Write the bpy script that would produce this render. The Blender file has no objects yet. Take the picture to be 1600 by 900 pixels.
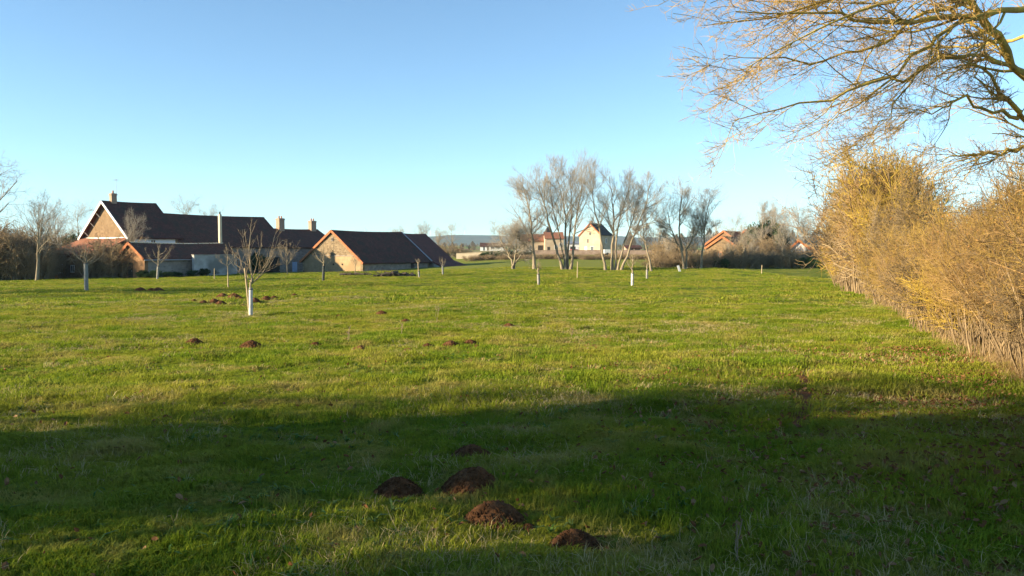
import bpy, math, random
import numpy as np
from mathutils import Vector, Matrix

R = math.radians
sc = bpy.context.scene
C = sc.collection
rng = np.random.default_rng(7)
random.seed(7)

# ------------------------------------------------------------------ camera, sky, sun, exposure
EYE = 1.65
PITCH = R(2.67)
FPX = 1244.4
cd = bpy.data.cameras.new('camera'); cam = bpy.data.objects.new('camera', cd); C.objects.link(cam)
cd.lens = 28.0; cd.sensor_width = 36.0; cd.clip_start = 0.05; cd.clip_end = 40000
cam.location = (0, 0, EYE); cam.rotation_euler = (math.pi / 2 - PITCH, 0, 0)
sc.camera = cam

SUN_T = R(18)          # shadows fall to the right and this much away from the camera
SUN_E = R(15.5)
w = bpy.data.worlds.new('World'); sc.world = w; w.use_nodes = True
wn = w.node_tree; wn.nodes.clear()
sky = wn.nodes.new('ShaderNodeTexSky'); sky.sky_type = 'NISHITA'; sky.sun_disc = False
sky.sun_elevation = SUN_E
# sun stands towards (-cos t, -sin t): compass angle from +Y, clockwise
sky.sun_rotation = math.atan2(-math.cos(SUN_T), -math.sin(SUN_T))
sky.altitude = 200; sky.air_density = 0.75; sky.dust_density = 0.0; sky.ozone_density = 1.0
bg = wn.nodes.new('ShaderNodeBackground'); bg.inputs[1].default_value = 0.08
wo = wn.nodes.new('ShaderNodeOutputWorld')
tint = wn.nodes.new('ShaderNodeMix'); tint.data_type = 'RGBA'; tint.blend_type = 'MULTIPLY'; tint.inputs[0].default_value = 1.0
tint.inputs[7].default_value = (.82, 1.0, 1.07, 1)      # clear, slightly cyan winter air
wn.links.new(sky.outputs[0], tint.inputs[6]); wn.links.new(tint.outputs[2], bg.inputs[0]); wn.links.new(bg.outputs[0], wo.inputs[0])
sd = bpy.data.lights.new('sun', 'SUN'); sun = bpy.data.objects.new('sun', sd); C.objects.link(sun)
sd.energy = 5.0; sd.angle = R(0.53); sd.color = (1.0, 0.83, 0.57)
tosun = Vector((-math.cos(SUN_T) * math.cos(SUN_E), -math.sin(SUN_T) * math.cos(SUN_E), math.sin(SUN_E)))
sun.rotation_euler = tosun.to_track_quat('Z', 'Y').to_euler(); sun.location = (0, 0, 50)
sc.view_settings.view_transform = 'Standard'; sc.view_settings.look = 'None'
sc.view_settings.exposure = 1.6; sc.view_settings.gamma = 1.0; sc.view_settings.use_curve_mapping = False
sc.render.engine = 'CYCLES'
sc.cycles.use_denoising = True
sc.cycles.max_bounces = 6; sc.cycles.diffuse_bounces = 3; sc.cycles.glossy_bounces = 2
sc.cycles.transmission_bounces = 3; sc.cycles.volume_bounces = 0; sc.cycles.transparent_max_bounces = 6
sc.cycles.caustics_reflective = False; sc.cycles.caustics_refractive = False

# ------------------------------------------------------------------ numeric helpers
def vnoise(x, y, seed=0):
    x = np.asarray(x, float); y = np.asarray(y, float)
    xi = np.floor(x).astype(np.int64); yi = np.floor(y).astype(np.int64)
    fx = x - xi; fy = y - yi
    fx = fx * fx * (3 - 2 * fx); fy = fy * fy * (3 - 2 * fy)
    def h(a, b):
        n = (a * 374761393 + b * 668265263 + seed * 1442695041) & 0x7fffffff
        n = ((n ^ (n >> 13)) * 1274126177) & 0x7fffffff
        n = (n ^ (n >> 16)) & 0xffff
        return n / 32767.5 - 1.0
    return ((h(xi, yi) * (1 - fx) + h(xi + 1, yi) * fx) * (1 - fy)
            + (h(xi, yi + 1) * (1 - fx) + h(xi + 1, yi + 1) * fx) * fy)

def sstep(x, a, b):
    t = np.clip((np.asarray(x, float) - a) / (b - a), 0, 1)
    return t * t * (3 - 2 * t)

_ty = np.array([-400, -60, 0, 30, 60, 90, 110, 160, 200, 260, 450, 900, 2000, 6000, 30000], float)
_tz = np.array([1.0, 0.5, 0, -0.68, -0.95, -0.85, -0.70, -0.15, 0.55, 0.85, 2.0, 6.0, 16., 40., 60.], float)

def hbase(X, Y):
    """large shape of the ground: falls gently from the camera, lower to the left where the farm stands"""
    X = np.asarray(X, float); Y = np.asarray(Y, float)
    z = 0
    for o, wgt in ((-6, .2), (-3, .2), (0, .2), (3, .2), (6, .2)):
        z = z + wgt * np.interp(Y + o, _ty, _tz)
    left = np.clip(-X, 0, 60)
    z = z - sstep(Y, 20, 110) * (1 - sstep(Y, 260, 600)) * left * 0.020
    z = z - sstep(Y, 100, 132) * (1 - sstep(Y, 230, 500)) * np.clip((-X - 2) / 20, 0, 1) * 0.55
    return z

def hfull(X, Y):
    X = np.asarray(X, float); Y = np.asarray(Y, float)
    d = np.hypot(X, Y)
    z = hbase(X, Y)
    near = 1 - sstep(d, 120, 220)
    z = z + near * (0.10 * vnoise(X / 9, Y / 7, 3) * sstep(d, 4, 20)
                    + 0.05 * vnoise(X / 2.1, Y / 1.7, 5) + 0.04 * vnoise(X / .75, Y / .6, 9)
                    + 0.014 * vnoise(X / .28, Y / .25, 11) * (1 - sstep(d, 15, 40)))
    # shallow furrows across the middle of the meadow
    v = Y - 0.20 * X
    z = z - near * 0.22 * np.exp(-((v - 63) / 2.6) ** 2) - near * .18 * np.exp(-((v - 78) / 3.0) ** 2)
    return z

def ray(px, py):
    cx = (px - 800) / FPX; cy = (450 - py) / FPX
    y = math.cos(PITCH) + cy * math.sin(PITCH); z = -math.sin(PITCH) + cy * math.cos(PITCH)
    return cx / y, z / y

def at(px, py, Y):
    a, b = ray(px, py)
    return Vector((a * Y, Y, EYE + b * Y))

_YS = np.concatenate([np.arange(2, 40, .02), np.arange(40, 300, .1)])
def hit(px, py):
    a, b = ray(px, py)
    zz = EYE + b * _YS - hbase(a * _YS, _YS)
    i = int(np.argmax(zz < 0)) if (zz < 0).any() else len(_YS) - 1
    Y = float(_YS[i])
    return Vector((a * Y, Y, float(hfull(a * Y, Y))))

def gz(x, y):
    return float(hfull(x, y))

# ------------------------------------------------------------------ materials
def new_mat(name):
    m = bpy.data.materials.new(name); m.use_nodes = True
    nt = m.node_tree; nt.nodes.clear()
    out = nt.nodes.new('ShaderNodeOutputMaterial')
    return m, nt, out

def N(nt, kind, **kw):
    n = nt.nodes.new(kind)
    for k, v in kw.items():
        setattr(n, k, v)
    return n

def ramp(nt, stops, src):
    r = nt.nodes.new('ShaderNodeValToRGB')
    els = r.color_ramp.elements
    while len(els) < len(stops):
        els.new(0.5)
    for e, (p, c) in zip(els, stops):
        e.position = p; e.color = (*c, 1)
    nt.links.new(src, r.inputs[0])
    return r.outputs[0]

def mix(nt, fac, a, b, blend='MIX'):
    m = nt.nodes.new('ShaderNodeMix'); m.data_type = 'RGBA'; m.blend_type = blend
    for sock, v in ((m.inputs[0], fac), (m.inputs[6], a), (m.inputs[7], b)):
        if hasattr(v, 'is_linked'):
            nt.links.new(v, sock)
        elif isinstance(v, (int, float)):
            sock.default_value = v
        else:
            sock.default_value = (*v, 1)
    return m.outputs[2]

def noise(nt, scale, detail=4, rough=.55, vec=None):
    n = N(nt, 'ShaderNodeTexNoise'); n.inputs['Scale'].default_value = scale
    n.inputs['Detail'].default_value = detail; n.inputs['Roughness'].default_value = rough
    if vec is not None:
        nt.links.new(vec, n.inputs['Vector'])
    return n.outputs[0]

def geo_pos(nt):
    return N(nt, 'ShaderNodeNewGeometry').outputs['Position']

def simple(name, c1, c2, scale=3.0, rough=.85, bump=0.0, c3=None, metallic=0.0, stretch=None, spec=.25):
    """two or three base colours broken up by noise in object space, with fine relief"""
    m, nt, out = new_mat(name)
    co = N(nt, 'ShaderNodeTexCoord').outputs['Object']
    if stretch:
        mp = N(nt, 'ShaderNodeMapping'); mp.inputs['Scale'].default_value = stretch
        nt.links.new(co, mp.inputs['Vector']); co = mp.outputs[0]
    n1 = noise(nt, scale, 5, .6, co)
    col = ramp(nt, [(.33, c1), (.67, c2)], n1)
    if c3:
        n2 = noise(nt, scale * .33, 3, .5, co)
        col = mix(nt, ramp(nt, [(.5, (0, 0, 0)), (.62, (1, 1, 1))], n2), col, c3)
    p = N(nt, 'ShaderNodeBsdfPrincipled')
    nt.links.new(col, p.inputs['Base Color']); p.inputs['Roughness'].default_value = rough
    p.inputs['Metallic'].default_value = metallic
    p.inputs['Specular IOR Level'].default_value = spec
    if bump:
        b = N(nt, 'ShaderNodeBump'); b.inputs['Strength'].default_value = bump; b.inputs['Distance'].default_value = .05
        nt.links.new(noise(nt, scale * 4, 5, .7, co), b.inputs['Height']); nt.links.new(b.outputs[0], p.inputs['Normal'])
    nt.links.new(p.outputs[0], out.inputs[0])
    return m

def leafy(name, cols, patch, straw=None, transl=.35, rough=.6, world_scale=.35):
    """blade or leaf: colour varies per blade (object random) and in patches over the ground"""
    m, nt, out = new_mat(name)
    rnd = N(nt, 'ShaderNodeObjectInfo').outputs['Random']
    col = ramp(nt, [(i / (len(cols) - 1), c) for i, c in enumerate(cols)], rnd)
    pos = geo_pos(nt)
    if patch:
        col = mix(nt, ramp(nt, [(.42, (0, 0, 0)), (.66, (.75, .75, .75))], noise(nt, world_scale, 4, .65, pos)), col, patch)
    if straw:
        col = mix(nt, ramp(nt, [(.50, (0, 0, 0)), (.68, (.8, .8, .8))], noise(nt, world_scale * 3.3, 3, .6, pos)), col, straw)
    p = N(nt, 'ShaderNodeBsdfPrincipled'); p.inputs['Roughness'].default_value = rough
    p.inputs['Specular IOR Level'].default_value = .1
    nt.links.new(col, p.inputs['Base Color'])
    t = N(nt, 'ShaderNodeBsdfTranslucent'); nt.links.new(col, t.inputs[0])
    ms = N(nt, 'ShaderNodeMixShader'); ms.inputs[0].default_value = transl
    nt.links.new(p.outputs[0], ms.inputs[1]); nt.links.new(t.outputs[0], ms.inputs[2]); nt.links.new(ms.outputs[0], out.inputs[0])
    return m

def stone_mat(name, c1, c2, mortar, scale=2.2, render=None):
    """rubble stone: cells with mortar between"""
    m, nt, out = new_mat(name)
    co = N(nt, 'ShaderNodeTexCoord').outputs['Object']
    mp = N(nt, 'ShaderNodeMapping'); mp.inputs['Scale'].default_value = (1, 1, 1.9)
    nt.links.new(co, mp.inputs['Vector'])
    v = N(nt, 'ShaderNodeTexVoronoi'); v.inputs['Scale'].default_value = scale; nt.links.new(mp.outputs[0], v.inputs['Vector'])
    v2 = N(nt, 'ShaderNodeTexVoronoi'); v2.feature = 'DISTANCE_TO_EDGE'; v2.inputs['Scale'].default_value = scale
    nt.links.new(mp.outputs[0], v2.inputs['Vector'])
    sep = N(nt, 'ShaderNodeSeparateColor'); nt.links.new(v.outputs['Color'], sep.inputs[0])
    col = mix(nt, sep.outputs[0], c1, c2)
    edge = ramp(nt, [(.02, (1, 1, 1)), (.09, (0, 0, 0))], v2.outputs['Distance'])
    col = mix(nt, edge, col, mortar)
    if render:
        nn = noise(nt, .45, 4, .6, co)
        col = mix(nt, ramp(nt, [(.45, (0, 0, 0)), (.55, (.85, .85, .85))], nn), col, render)
    dirt = noise(nt, 1.1, 5, .65, co)
    col = mix(nt, .5, col, ramp(nt, [(.3, (.45, .42, .4)), (.7, (1, 1, 1))], dirt), 'MULTIPLY')
    p = N(nt, 'ShaderNodeBsdfPrincipled'); p.inputs['Roughness'].default_value = .95
    p.inputs['Specular IOR Level'].default_value = .1
    nt.links.new(col, p.inputs['Base Color'])
    b = N(nt, 'ShaderNodeBump'); b.inputs['Strength'].default_value = .6; b.inputs['Distance'].default_value = .04
    nt.links.new(v2.outputs['Distance'], b.inputs['Height']); nt.links.new(b.outputs[0], p.inputs['Normal'])
    nt.links.new(p.outputs[0], out.inputs[0])
    return m

def tile_mat(name, c1, c2, c3):
    """plain clay tiles: courses too small to pick apart at this distance, with moss and weather stains"""
    m, nt, out = new_mat(name)
    co = N(nt, 'ShaderNodeTexCoord').outputs['Object']
    br = N(nt, 'ShaderNodeTexBrick'); br.inputs['Scale'].default_value = 1.0
    br.inputs['Brick Width'].default_value = .22; br.inputs['Row Height'].default_value = .16
    br.inputs['Mortar Size'].default_value = .012; br.inputs['Bias'].default_value = 0
    br.inputs['Color1'].default_value = (*c1, 1); br.inputs['Color2'].default_value = (*c2, 1)
    br.inputs['Mortar'].default_value = (c1[0] * .4, c1[1] * .4, c1[2] * .4, 1)
    mp = N(nt, 'ShaderNodeMapping'); mp.inputs['Rotation'].default_value = (0, 0, R(90))
    sx = N(nt, 'ShaderNodeSeparateXYZ'); nt.links.new(co, sx.inputs[0])
    cb = N(nt, 'ShaderNodeCombineXYZ'); nt.links.new(sx.outputs[1], cb.inputs[0]); nt.links.new(sx.outputs[2], cb.inputs[1])
    nt.links.new(cb.outputs[0], br.inputs['Vector'])
    n1 = noise(nt, .8, 5, .65, co)
    col = mix(nt, ramp(nt, [(.46, (0, 0, 0)), (.62, (.8, .8, .8))], n1), br.outputs[0], c3)
    n2 = noise(nt, 3.1, 4, .7, co)
    col = mix(nt, .45, col, ramp(nt, [(.3, (.5, .5, .5)), (.7, (1, 1, 1))], n2), 'MULTIPLY')
    p = N(nt, 'ShaderNodeBsdfPrincipled'); p.inputs['Roughness'].default_value = .9
    p.inputs['Specular IOR Level'].default_value = .15
    nt.links.new(col, p.inputs['Base Color'])
    b = N(nt, 'ShaderNodeBump'); b.inputs['Strength'].default_value = .5; b.inputs['Distance'].default_value = .03
    nt.links.new(br.outputs['Fac'], b.inputs['Height']); b.invert = True
    nt.links.new(b.outputs[0], p.inputs['Normal'])
    nt.links.new(p.outputs[0], out.inputs[0])
    return m

M = {}
M['bark_grey'] = simple('bark_grey', (.17, .135, .09), (.31, .255, .17), 5, .9, .3, stretch=(1, 1, .3))
M['twig_grey'] = simple('twig_grey', (.28, .24, .19), (.42, .36, .28), 2, .9)
M['bark_lichen'] = simple('bark_lichen', (.26, .185, .06), (.50, .36, .08), 7, .9, .4, c3=(.56, .40, .07), stretch=(1, 1, .5))
M['twig_lichen'] = simple('twig_lichen', (.32, .20, .07), (.52, .35, .11), 4, .85)
M['hedge_stem'] = simple('hedge_stem', (.09, .062, .035), (.32, .225, .12), 6, .9, .2, stretch=(1, 1, .25))
M['hedge_twig'] = simple('hedge_twig', (.20, .125, .03), (.40, .265, .07), 2.2, .8)
M['hedge_yellow'] = simple('hedge_yellow', (.28, .185, .025), (.50, .345, .055), 2.5, .75)
M['hedge_brown'] = simple('hedge_brown', (.10, .07, .035), (.22, .155, .08), 2.2, .85)
M['hedge_red'] = simple('hedge_red', (.21, .125, .05), (.40, .25, .10), 2.2, .85)
M['bush_twig'] = simple('bush_twig', (.21, .15, .085), (.36, .265, .15), 1.6, .9)
M['bush_stem'] = simple('bush_stem', (.20, .155, .10), (.36, .29, .19), 4, .9)
M['sapling_bark'] = simple('sapling_bark', (.19, .145, .09), (.36, .29, .195), 8, .85, .2, stretch=(1, 1, .4))
M['sapling_twig'] = simple('sapling_twig', (.22, .165, .10), (.34, .265, .165), 5, .85)
M['tube_white'] = simple('tube_white', (.42, .42, .39), (.64, .63, .58), 4, .6, c3=(.27, .25, .19))
M['tube_grey'] = simple('tube_grey', (.20, .19, .165), (.33, .31, .27), 4, .7)
M['tube_dark'] = simple('tube_dark', (.035, .04, .035), (.07, .075, .07), 6, .7)
M['stake'] = simple('stake', (.30, .23, .13), (.50, .40, .25), 4, .85, .2, stretch=(1, 1, .1))
M['tie'] = simple('tie', (.02, .02, .02), (.04, .04, .04), 5, .6)
M['soil'] = simple('soil', (.10, .047, .021), (.20, .095, .042), 14, .98, .6, spec=.08)
M['dead_leaf'] = leafy('dead_leaf', [(.12, .05, .02), (.22, .10, .04), (.16, .075, .03), (.34, .20, .10)], None, transl=.15, rough=.7)
M['hedge_leaf'] = leafy('hedge_leaf', [(.30, .15, .05), (.42, .25, .08)], None, transl=.25)
M['ivy'] = leafy('ivy', [(.025, .05, .015), (.06, .10, .03)], None, transl=.15, rough=.45)
M['conifer'] = leafy('conifer', [(.02, .045, .018), (.045, .08, .03)], None, transl=.1)
M['bramble'] = simple('bramble', (.13, .085, .055), (.27, .17, .11), 1.2, .9, .3)
M['grass'] = leafy('grass', [(.105, .18, .012), (.165, .245, .014), (.235, .295, .02), (.19, .255, .026)],
                   (.38, .345, .045), (.43, .34, .10), .40, rough=.85)
M['rosette'] = leafy('rosette', [(.06, .13, .02), (.10, .18, .03), (.13, .19, .05)], None, transl=.2, rough=.6)
M['straw'] = leafy('straw', [(.36, .28, .11), (.50, .41, .20), (.42, .33, .14)], None, transl=.3)
M['straw_dry'] = leafy('straw_dry', [(.34, .22, .09), (.46, .33, .16), (.24, .15, .07)], None, transl=.25)
M['tile_old'] = tile_mat('tile_old', (.125, .055, .04), (.19, .082, .056), (.085, .056, .04))
M['tile_dark'] = tile_mat('tile_dark', (.11, .048, .037), (.175, .072, .053), (.07, .05, .036))
M['tile_plum'] = tile_mat('tile_plum', (.16, .068, .055), (.22, .092, .072), (.12, .062, .05))
M['tile_orange'] = tile_mat('tile_orange', (.42, .14, .055), (.52, .19, .08), (.34, .13, .06))
M['tile_red'] = tile_mat('tile_red', (.34, .14, .08), (.42, .18, .10), (.28, .14, .09))
M['verge'] = simple('verge', (.30, .10, .04), (.44, .17, .075), 3, .85)
M['slate'] = simple('slate', (.06, .05, .045), (.11, .09, .08), 3, .95, spec=.05)
M['stone_tan'] = stone_mat('stone_tan', (.16, .105, .06), (.29, .20, .115), (.26, .18, .105), 2.4, (.24, .165, .095))
M['stone_barn'] = stone_mat('stone_barn', (.16, .115, .07), (.33, .25, .155), (.27, .205, .13), 2.6)
M['render_tan'] = simple('render_tan', (.28, .19, .105), (.39, .275, .155), 1.2, .95, .2, c3=(.27, .185, .10))
M['stone_grey'] = stone_mat('stone_grey', (.24, .20, .17), (.36, .31, .26), (.32, .28, .24), 2.2)
M['stone_red'] = stone_mat('stone_red', (.23, .125, .065), (.33, .19, .10), (.29, .18, .10), 2.5)
M['stone_pink'] = stone_mat('stone_pink', (.36, .25, .19), (.48, .35, .27), (.42, .31, .24), 2.0)
M['lime'] = simple('lime', (.30, .29, .27), (.52, .50, .47), .8, .95, .2, c3=(.20, .195, .18))
M['white_paint'] = simple('white_paint', (.72, .71, .68), (.82, .81, .78), 1.5, .8)
M['cream'] = simple('cream', (.40, .31, .21), (.52, .42, .29), .6, .9, .1)
M['cream_wall'] = simple('cream_wall', (.60, .47, .32), (.70, .57, .40), .8, .9)
M['brick'] = simple('brick', (.30, .20, .14), (.42, .30, .21), 5, .9, .2)
M['pot'] = simple('pot', (.40, .17, .09), (.50, .22, .12), 5, .85)
M['metal'] = simple('metal', (.30, .31, .33), (.42, .43, .45), 3, .5, metallic=.6)
M['dark_wood'] = simple('dark_wood', (.03, .025, .02), (.06, .05, .04), 3, .85)
M['opening'] = simple('opening', (.012, .011, .011), (.02, .018, .018), 2, .9)
M['blue_paint'] = simple('blue_paint', (.32, .42, .60), (.42, .52, .68), 2, .7)
M['glass'] = simple('glass', (.03, .035, .045), (.05, .055, .065), 1, .15, spec=.6)
M['log'] = simple('log', (.05, .04, .032), (.13, .10, .075), 5, .95, .4)
M['headstone'] = simple('headstone', (.38, .36, .34), (.62, .59, .55), 3, .9)
M['red_paint'] = simple('red_paint', (.45, .05, .04), (.5, .07, .05), 2, .4)
M['turbine'] = simple('turbine', (.78, .78, .78), (.82, .82, .82), 1, .5)

def ground_mat():
    m, nt, out = new_mat('meadow_ground')
    pos = geo_pos(nt)
    n1 = noise(nt, .35, 6, .7, pos); n2 = noise(nt, 2.6, 6, .7, pos); n3 = noise(nt, .03, 3, .6, pos)
    col = ramp(nt, [(.30, (.075, .105, .014)), (.48, (.15, .185, .02)), (.62, (.26, .25, .04)), (.75, (.33, .28, .075))], n1)
    fine = ramp(nt, [(.30, (.42, .42, .42)), (.66, (1, 1, 1))], n2)
    col = mix(nt, .8, col, fine, 'MULTIPLY')
    sx = N(nt, 'ShaderNodeSeparateXYZ'); nt.links.new(pos, sx.inputs[0])
    # beyond the orchard: brighter young meadow, then a patchwork of fields
    def rng_(a, b):
        mr = N(nt, 'ShaderNodeMapRange'); mr.inputs[1].default_value = a; mr.inputs[2].default_value = b
        nt.links.new(sx.outputs[1], mr.inputs[0]); return mr.outputs[0]
    lush = mix(nt, n2, (.15, .175, .024), (.22, .225, .045))
    col = mix(nt, rng_(98, 108), col, lush)
    v = N(nt, 'ShaderNodeTexVoronoi'); v.inputs['Scale'].default_value = .0095; nt.links.new(pos, v.inputs['Vector'])
    sep = N(nt, 'ShaderNodeSeparateColor'); nt.links.new(v.outputs['Color'], sep.inputs[0])
    fields = ramp(nt, [(0, (.10, .18, .03)), (.3, (.30, .23, .13)), (.5, (.14, .22, .04)), (.75, (.24, .18, .11)), (1, (.09, .13, .04))], sep.outputs[0])
    col = mix(nt, rng_(215, 250), col, fields)
    p = N(nt, 'ShaderNodeBsdfPrincipled'); p.inputs['Roughness'].default_value = .95
    p.inputs['Specular IOR Level'].default_value = .05
    nt.links.new(col, p.inputs['Base Color'])
    b = N(nt, 'ShaderNodeBump'); b.inputs['Strength'].default_value = .9; b.inputs['Distance'].default_value = .12
    nt.links.new(noise(nt, 4.5, 6, .75, pos), b.inputs['Height']); nt.links.new(b.outputs[0], p.inputs['Normal'])
    nt.links.new(p.outputs[0], out.inputs[0])
    return m
M['ground'] = ground_mat()

# ------------------------------------------------------------------ mesh helpers
def raw_mesh(name, verts, faces_flat, fsize, mat, smooth=False):
    """verts (n,3), faces_flat (m,fsize)"""
    me = bpy.data.meshes.new(name)
    verts = np.ascontiguousarray(verts, np.float32); faces = np.ascontiguousarray(faces_flat, np.int32)
    me.vertices.add(len(verts)); me.vertices.foreach_set('co', verts.ravel())
    me.loops.add(faces.size); me.loops.foreach_set('vertex_index', faces.ravel())
    nf = len(faces)
    me.polygons.add(nf)
    me.polygons.foreach_set('loop_start', np.arange(0, nf * fsize, fsize, dtype=np.int32))
    me.polygons.foreach_set('loop_total', np.full(nf, fsize, np.int32))
    if smooth:
        me.polygons.foreach_set('use_smooth', np.ones(nf, bool))
    me.update(calc_edges=True)
    if mat:
        me.materials.append(mat)
    return me

def obj(name, me, parent=None, loc=None, rotz=0, scale=None):
    o = bpy.data.objects.new(name, me); C.objects.link(o)
    if parent:
        o.parent = parent
    if loc is not None:
        o.location = loc
    if rotz:
        o.rotation_euler = (0, 0, rotz)
    if scale is not None:
        o.scale = scale if hasattr(scale, '__len__') else (scale,) * 3
    return o

def tag(o, label, cat, group=None):
    o['label'] = label; o['category'] = cat
    if group:
        o['group'] = group
    return o

def thing(name, label, cat, loc=(0, 0, 0), rotz=0, group=None, scale=1.0):
    o = obj(name, None, None, loc, rotz, scale); o.empty_display_size = .2
    return tag(o, label, cat, group)

class MB:
    """collects boxes, slabs and free polygons into ONE mesh"""
    def __init__(s):
        s.v = []; s.f = []
    def poly_solid(s, pts, vec):
        """closed slab: polygon pts swept by vec"""
        n = len(pts); b = len(s.v); vec = Vector(vec)
        s.v += [tuple(p) for p in pts] + [tuple(Vector(p) + vec) for p in pts]
        s.f.append(tuple(b + i for i in range(n))); s.f.append(tuple(b + n + i for i in reversed(range(n))))
        for i in range(n):
            j = (i + 1) % n
            s.f.append((b + i, b + n + i, b + n + j, b + j))
        return s
    def box(s, x0, x1, y0, y1, z0, z1):
        return s.poly_solid([(x0, y0, z0), (x1, y0, z0), (x1, y1, z0), (x0, y1, z0)], (0, 0, z1 - z0))
    def bar(s, p, q, w, h):
        p = Vector(p); q = Vector(q); d = (q - p).normalized()
        up = Vector((0, 0, 1)) if abs(d.z) < .95 else Vector((1, 0, 0))
        a = d.cross(up).normalized() * w / 2; c = a.cross(d).normalized() * h / 2
        return s.poly_solid([p - a - c, p + a - c, p + a + c, p - a + c], q - p)
    def tube(s, p, q, r0, r1, n=8):
        p = Vector(p); q = Vector(q); d = (q - p).normalized()
        up = Vector((0, 0, 1)) if abs(d.z) < .95 else Vector((1, 0, 0))
        a = d.cross(up).normalized(); c = a.cross(d)
        b = len(s.v)
        for pt, r in ((p, r0), (q, r1)):
            for i in range(n):
                t = 2 * math.pi * i / n
                s.v.append(tuple(pt + (a * math.cos(t) + c * math.sin(t)) * r))
        for i in range(n):
            j = (i + 1) % n
            s.f.append((b + i, b + j, b + n + j, b + n + i))
        s.f.append(tuple(b + i for i in reversed(range(n)))); s.f.append(tuple(b + n + i for i in range(n)))
        return s
    def build(s, name, mat, parent=None):
        import bmesh
        me = bpy.data.meshes.new(name); me.from_pydata(s.v, [], s.f)
        bm = bmesh.new(); bm.from_mesh(me); bmesh.ops.recalc_face_normals(bm, faces=bm.faces); bm.to_mesh(me); bm.free()
        me.materials.append(M[mat]); me.update()
        return obj(name, me, parent)

def tubes_mesh(name, groups, mat, smooth=True):
    """groups: list of (pts (n,K,3), rad (n,K), sides) joined into one mesh"""
    V = []; F = []; base = 0
    for pts, rad, S in groups:
        if len(pts) == 0:
            continue
        n, K, _ = pts.shape
        t = np.gradient(pts, axis=1); t /= np.linalg.norm(t, axis=2, keepdims=True) + 1e-9
        mt = t.mean(1); ref = np.where(np.abs(mt[:, 2:3]) < .8, np.array([[0, 0, 1.]]), np.array([[1., 0, 0]]))
        ref = np.repeat(ref[:, None, :], K, 1)
        u = np.cross(t, ref); u /= np.linalg.norm(u, axis=2, keepdims=True) + 1e-9
        v = np.cross(t, u)
        a = np.arange(S) * 2 * math.pi / S
        ring = (pts[:, :, None, :] + rad[:, :, None, None] * (u[:, :, None, :] * np.cos(a)[None, None, :, None]
                                                          + v[:, :, None, :] * np.sin(a)[None, None, :, None]))
        V.append(ring.reshape(-1, 3))
        idx = np.arange(n * K * S).reshape(n, K, S) + base
        nx = np.roll(idx, -1, axis=2)
        F.append(np.stack([idx[:, :-1], nx[:, :-1], nx[:, 1:], idx[:, 1:]], -1).reshape(-1, 4))
        base += n * K * S
    return raw_mesh(name, np.concatenate(V), np.concatenate(F), 4, mat, smooth)

def unit(a):
    return a / (np.linalg.norm(a, axis=-1, keepdims=True) + 1e-9)

def grow(pp, pr, per, t0, t1, ang, lratio, K=4, up=.25, wob=.12, rr=.55, rmin=.003, rend=.4, bias=None, r=rng, tshape=1.0, lmin=.0):
    """child branches for every parent polyline, all at once"""
    n, KP, _ = pp.shape
    plen = np.linalg.norm(np.diff(pp, axis=1), axis=2).sum(1)
    who = np.repeat(np.arange(n), per); m = len(who)
    t = t0 + (t1 - t0) * r.random(m) ** tshape
    f = t * (KP - 1); i = np.minimum(f.astype(int), KP - 2); fr = (f - i)[:, None]
    p0 = pp[who, i] * (1 - fr) + pp[who, i + 1] * fr
    tan = unit(pp[who, i + 1] - pp[who, i])
    r0 = pr[who, i] * (1 - fr[:, 0]) + pr[who, i + 1] * fr[:, 0]
    rnd = unit(r.normal(size=(m, 3)))
    side = unit(rnd - (rnd * tan).sum(1, keepdims=True) * tan)
    a = np.radians(ang[0] + (ang[1] - ang[0]) * r.random(m))[:, None]
    d = tan * np.cos(a) + side * np.sin(a)
    d[:, 2] += up * .5
    if bias is not None:
        d = d + np.asarray(bias)
    d = unit(d)
    L = np.maximum(plen[who] * lratio * (.55 + .9 * r.random(m)) * (1.15 - .6 * t), lmin)
    pts = np.empty((m, K, 3)); pts[:, 0] = p0
    step = (L / (K - 1))[:, None]
    for k in range(1, K):
        d = d + r.normal(size=(m, 3)) * wob
        d[:, 2] += up / (K - 1)
        if bias is not None:
            d = d + np.asarray(bias) * .25
        d = unit(d)
        pts[:, k] = pts[:, k - 1] + d * step
    rb = np.maximum(r0 * rr, rmin)
    rad = rb[:, None] * np.linspace(1, rend, K)[None, :]
    return pts, np.maximum(rad, rmin * .6)

def smooth_line(pts, K, r, wob=0.0):
    """Catmull-like resample of a hand-laid limb"""
    p = np.array([tuple(q) for q in pts], float)
    d = np.concatenate([[0], np.cumsum(np.linalg.norm(np.diff(p, axis=0), axis=1))])
    s = np.linspace(0, d[-1], K)
    o = np.stack([np.interp(s, d, p[:, i]) for i in range(3)], 1)
    q = o.copy(); q[1:-1] = (o[:-2] + 2 * o[1:-1] + o[2:]) / 4
    q[1:-1] += r.normal(size=(K - 2, 3)) * wob
    return q

def leaf_quads(centres, size, r, mat, name, flat=0.0):
    n = len(centres)
    a = unit(r.normal(size=(n, 3))); b = unit(np.cross(a, unit(r.normal(size=(n, 3)))))
    if flat:
        a[:, 2] *= 1 - flat; a = unit(a)
    s = (size * (.6 + .8 * r.random(n)))[:, None]
    mid = np.cross(a, b) * s * .25
    V = np.stack([centres - a * s, centres + b * s * .55 + mid, centres + a * s, centres - b * s * .55 + mid], 1).reshape(-1, 3)
    F = np.arange(n * 4).reshape(n, 4)
    return raw_mesh(name, V, F, 4, mat)

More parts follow.
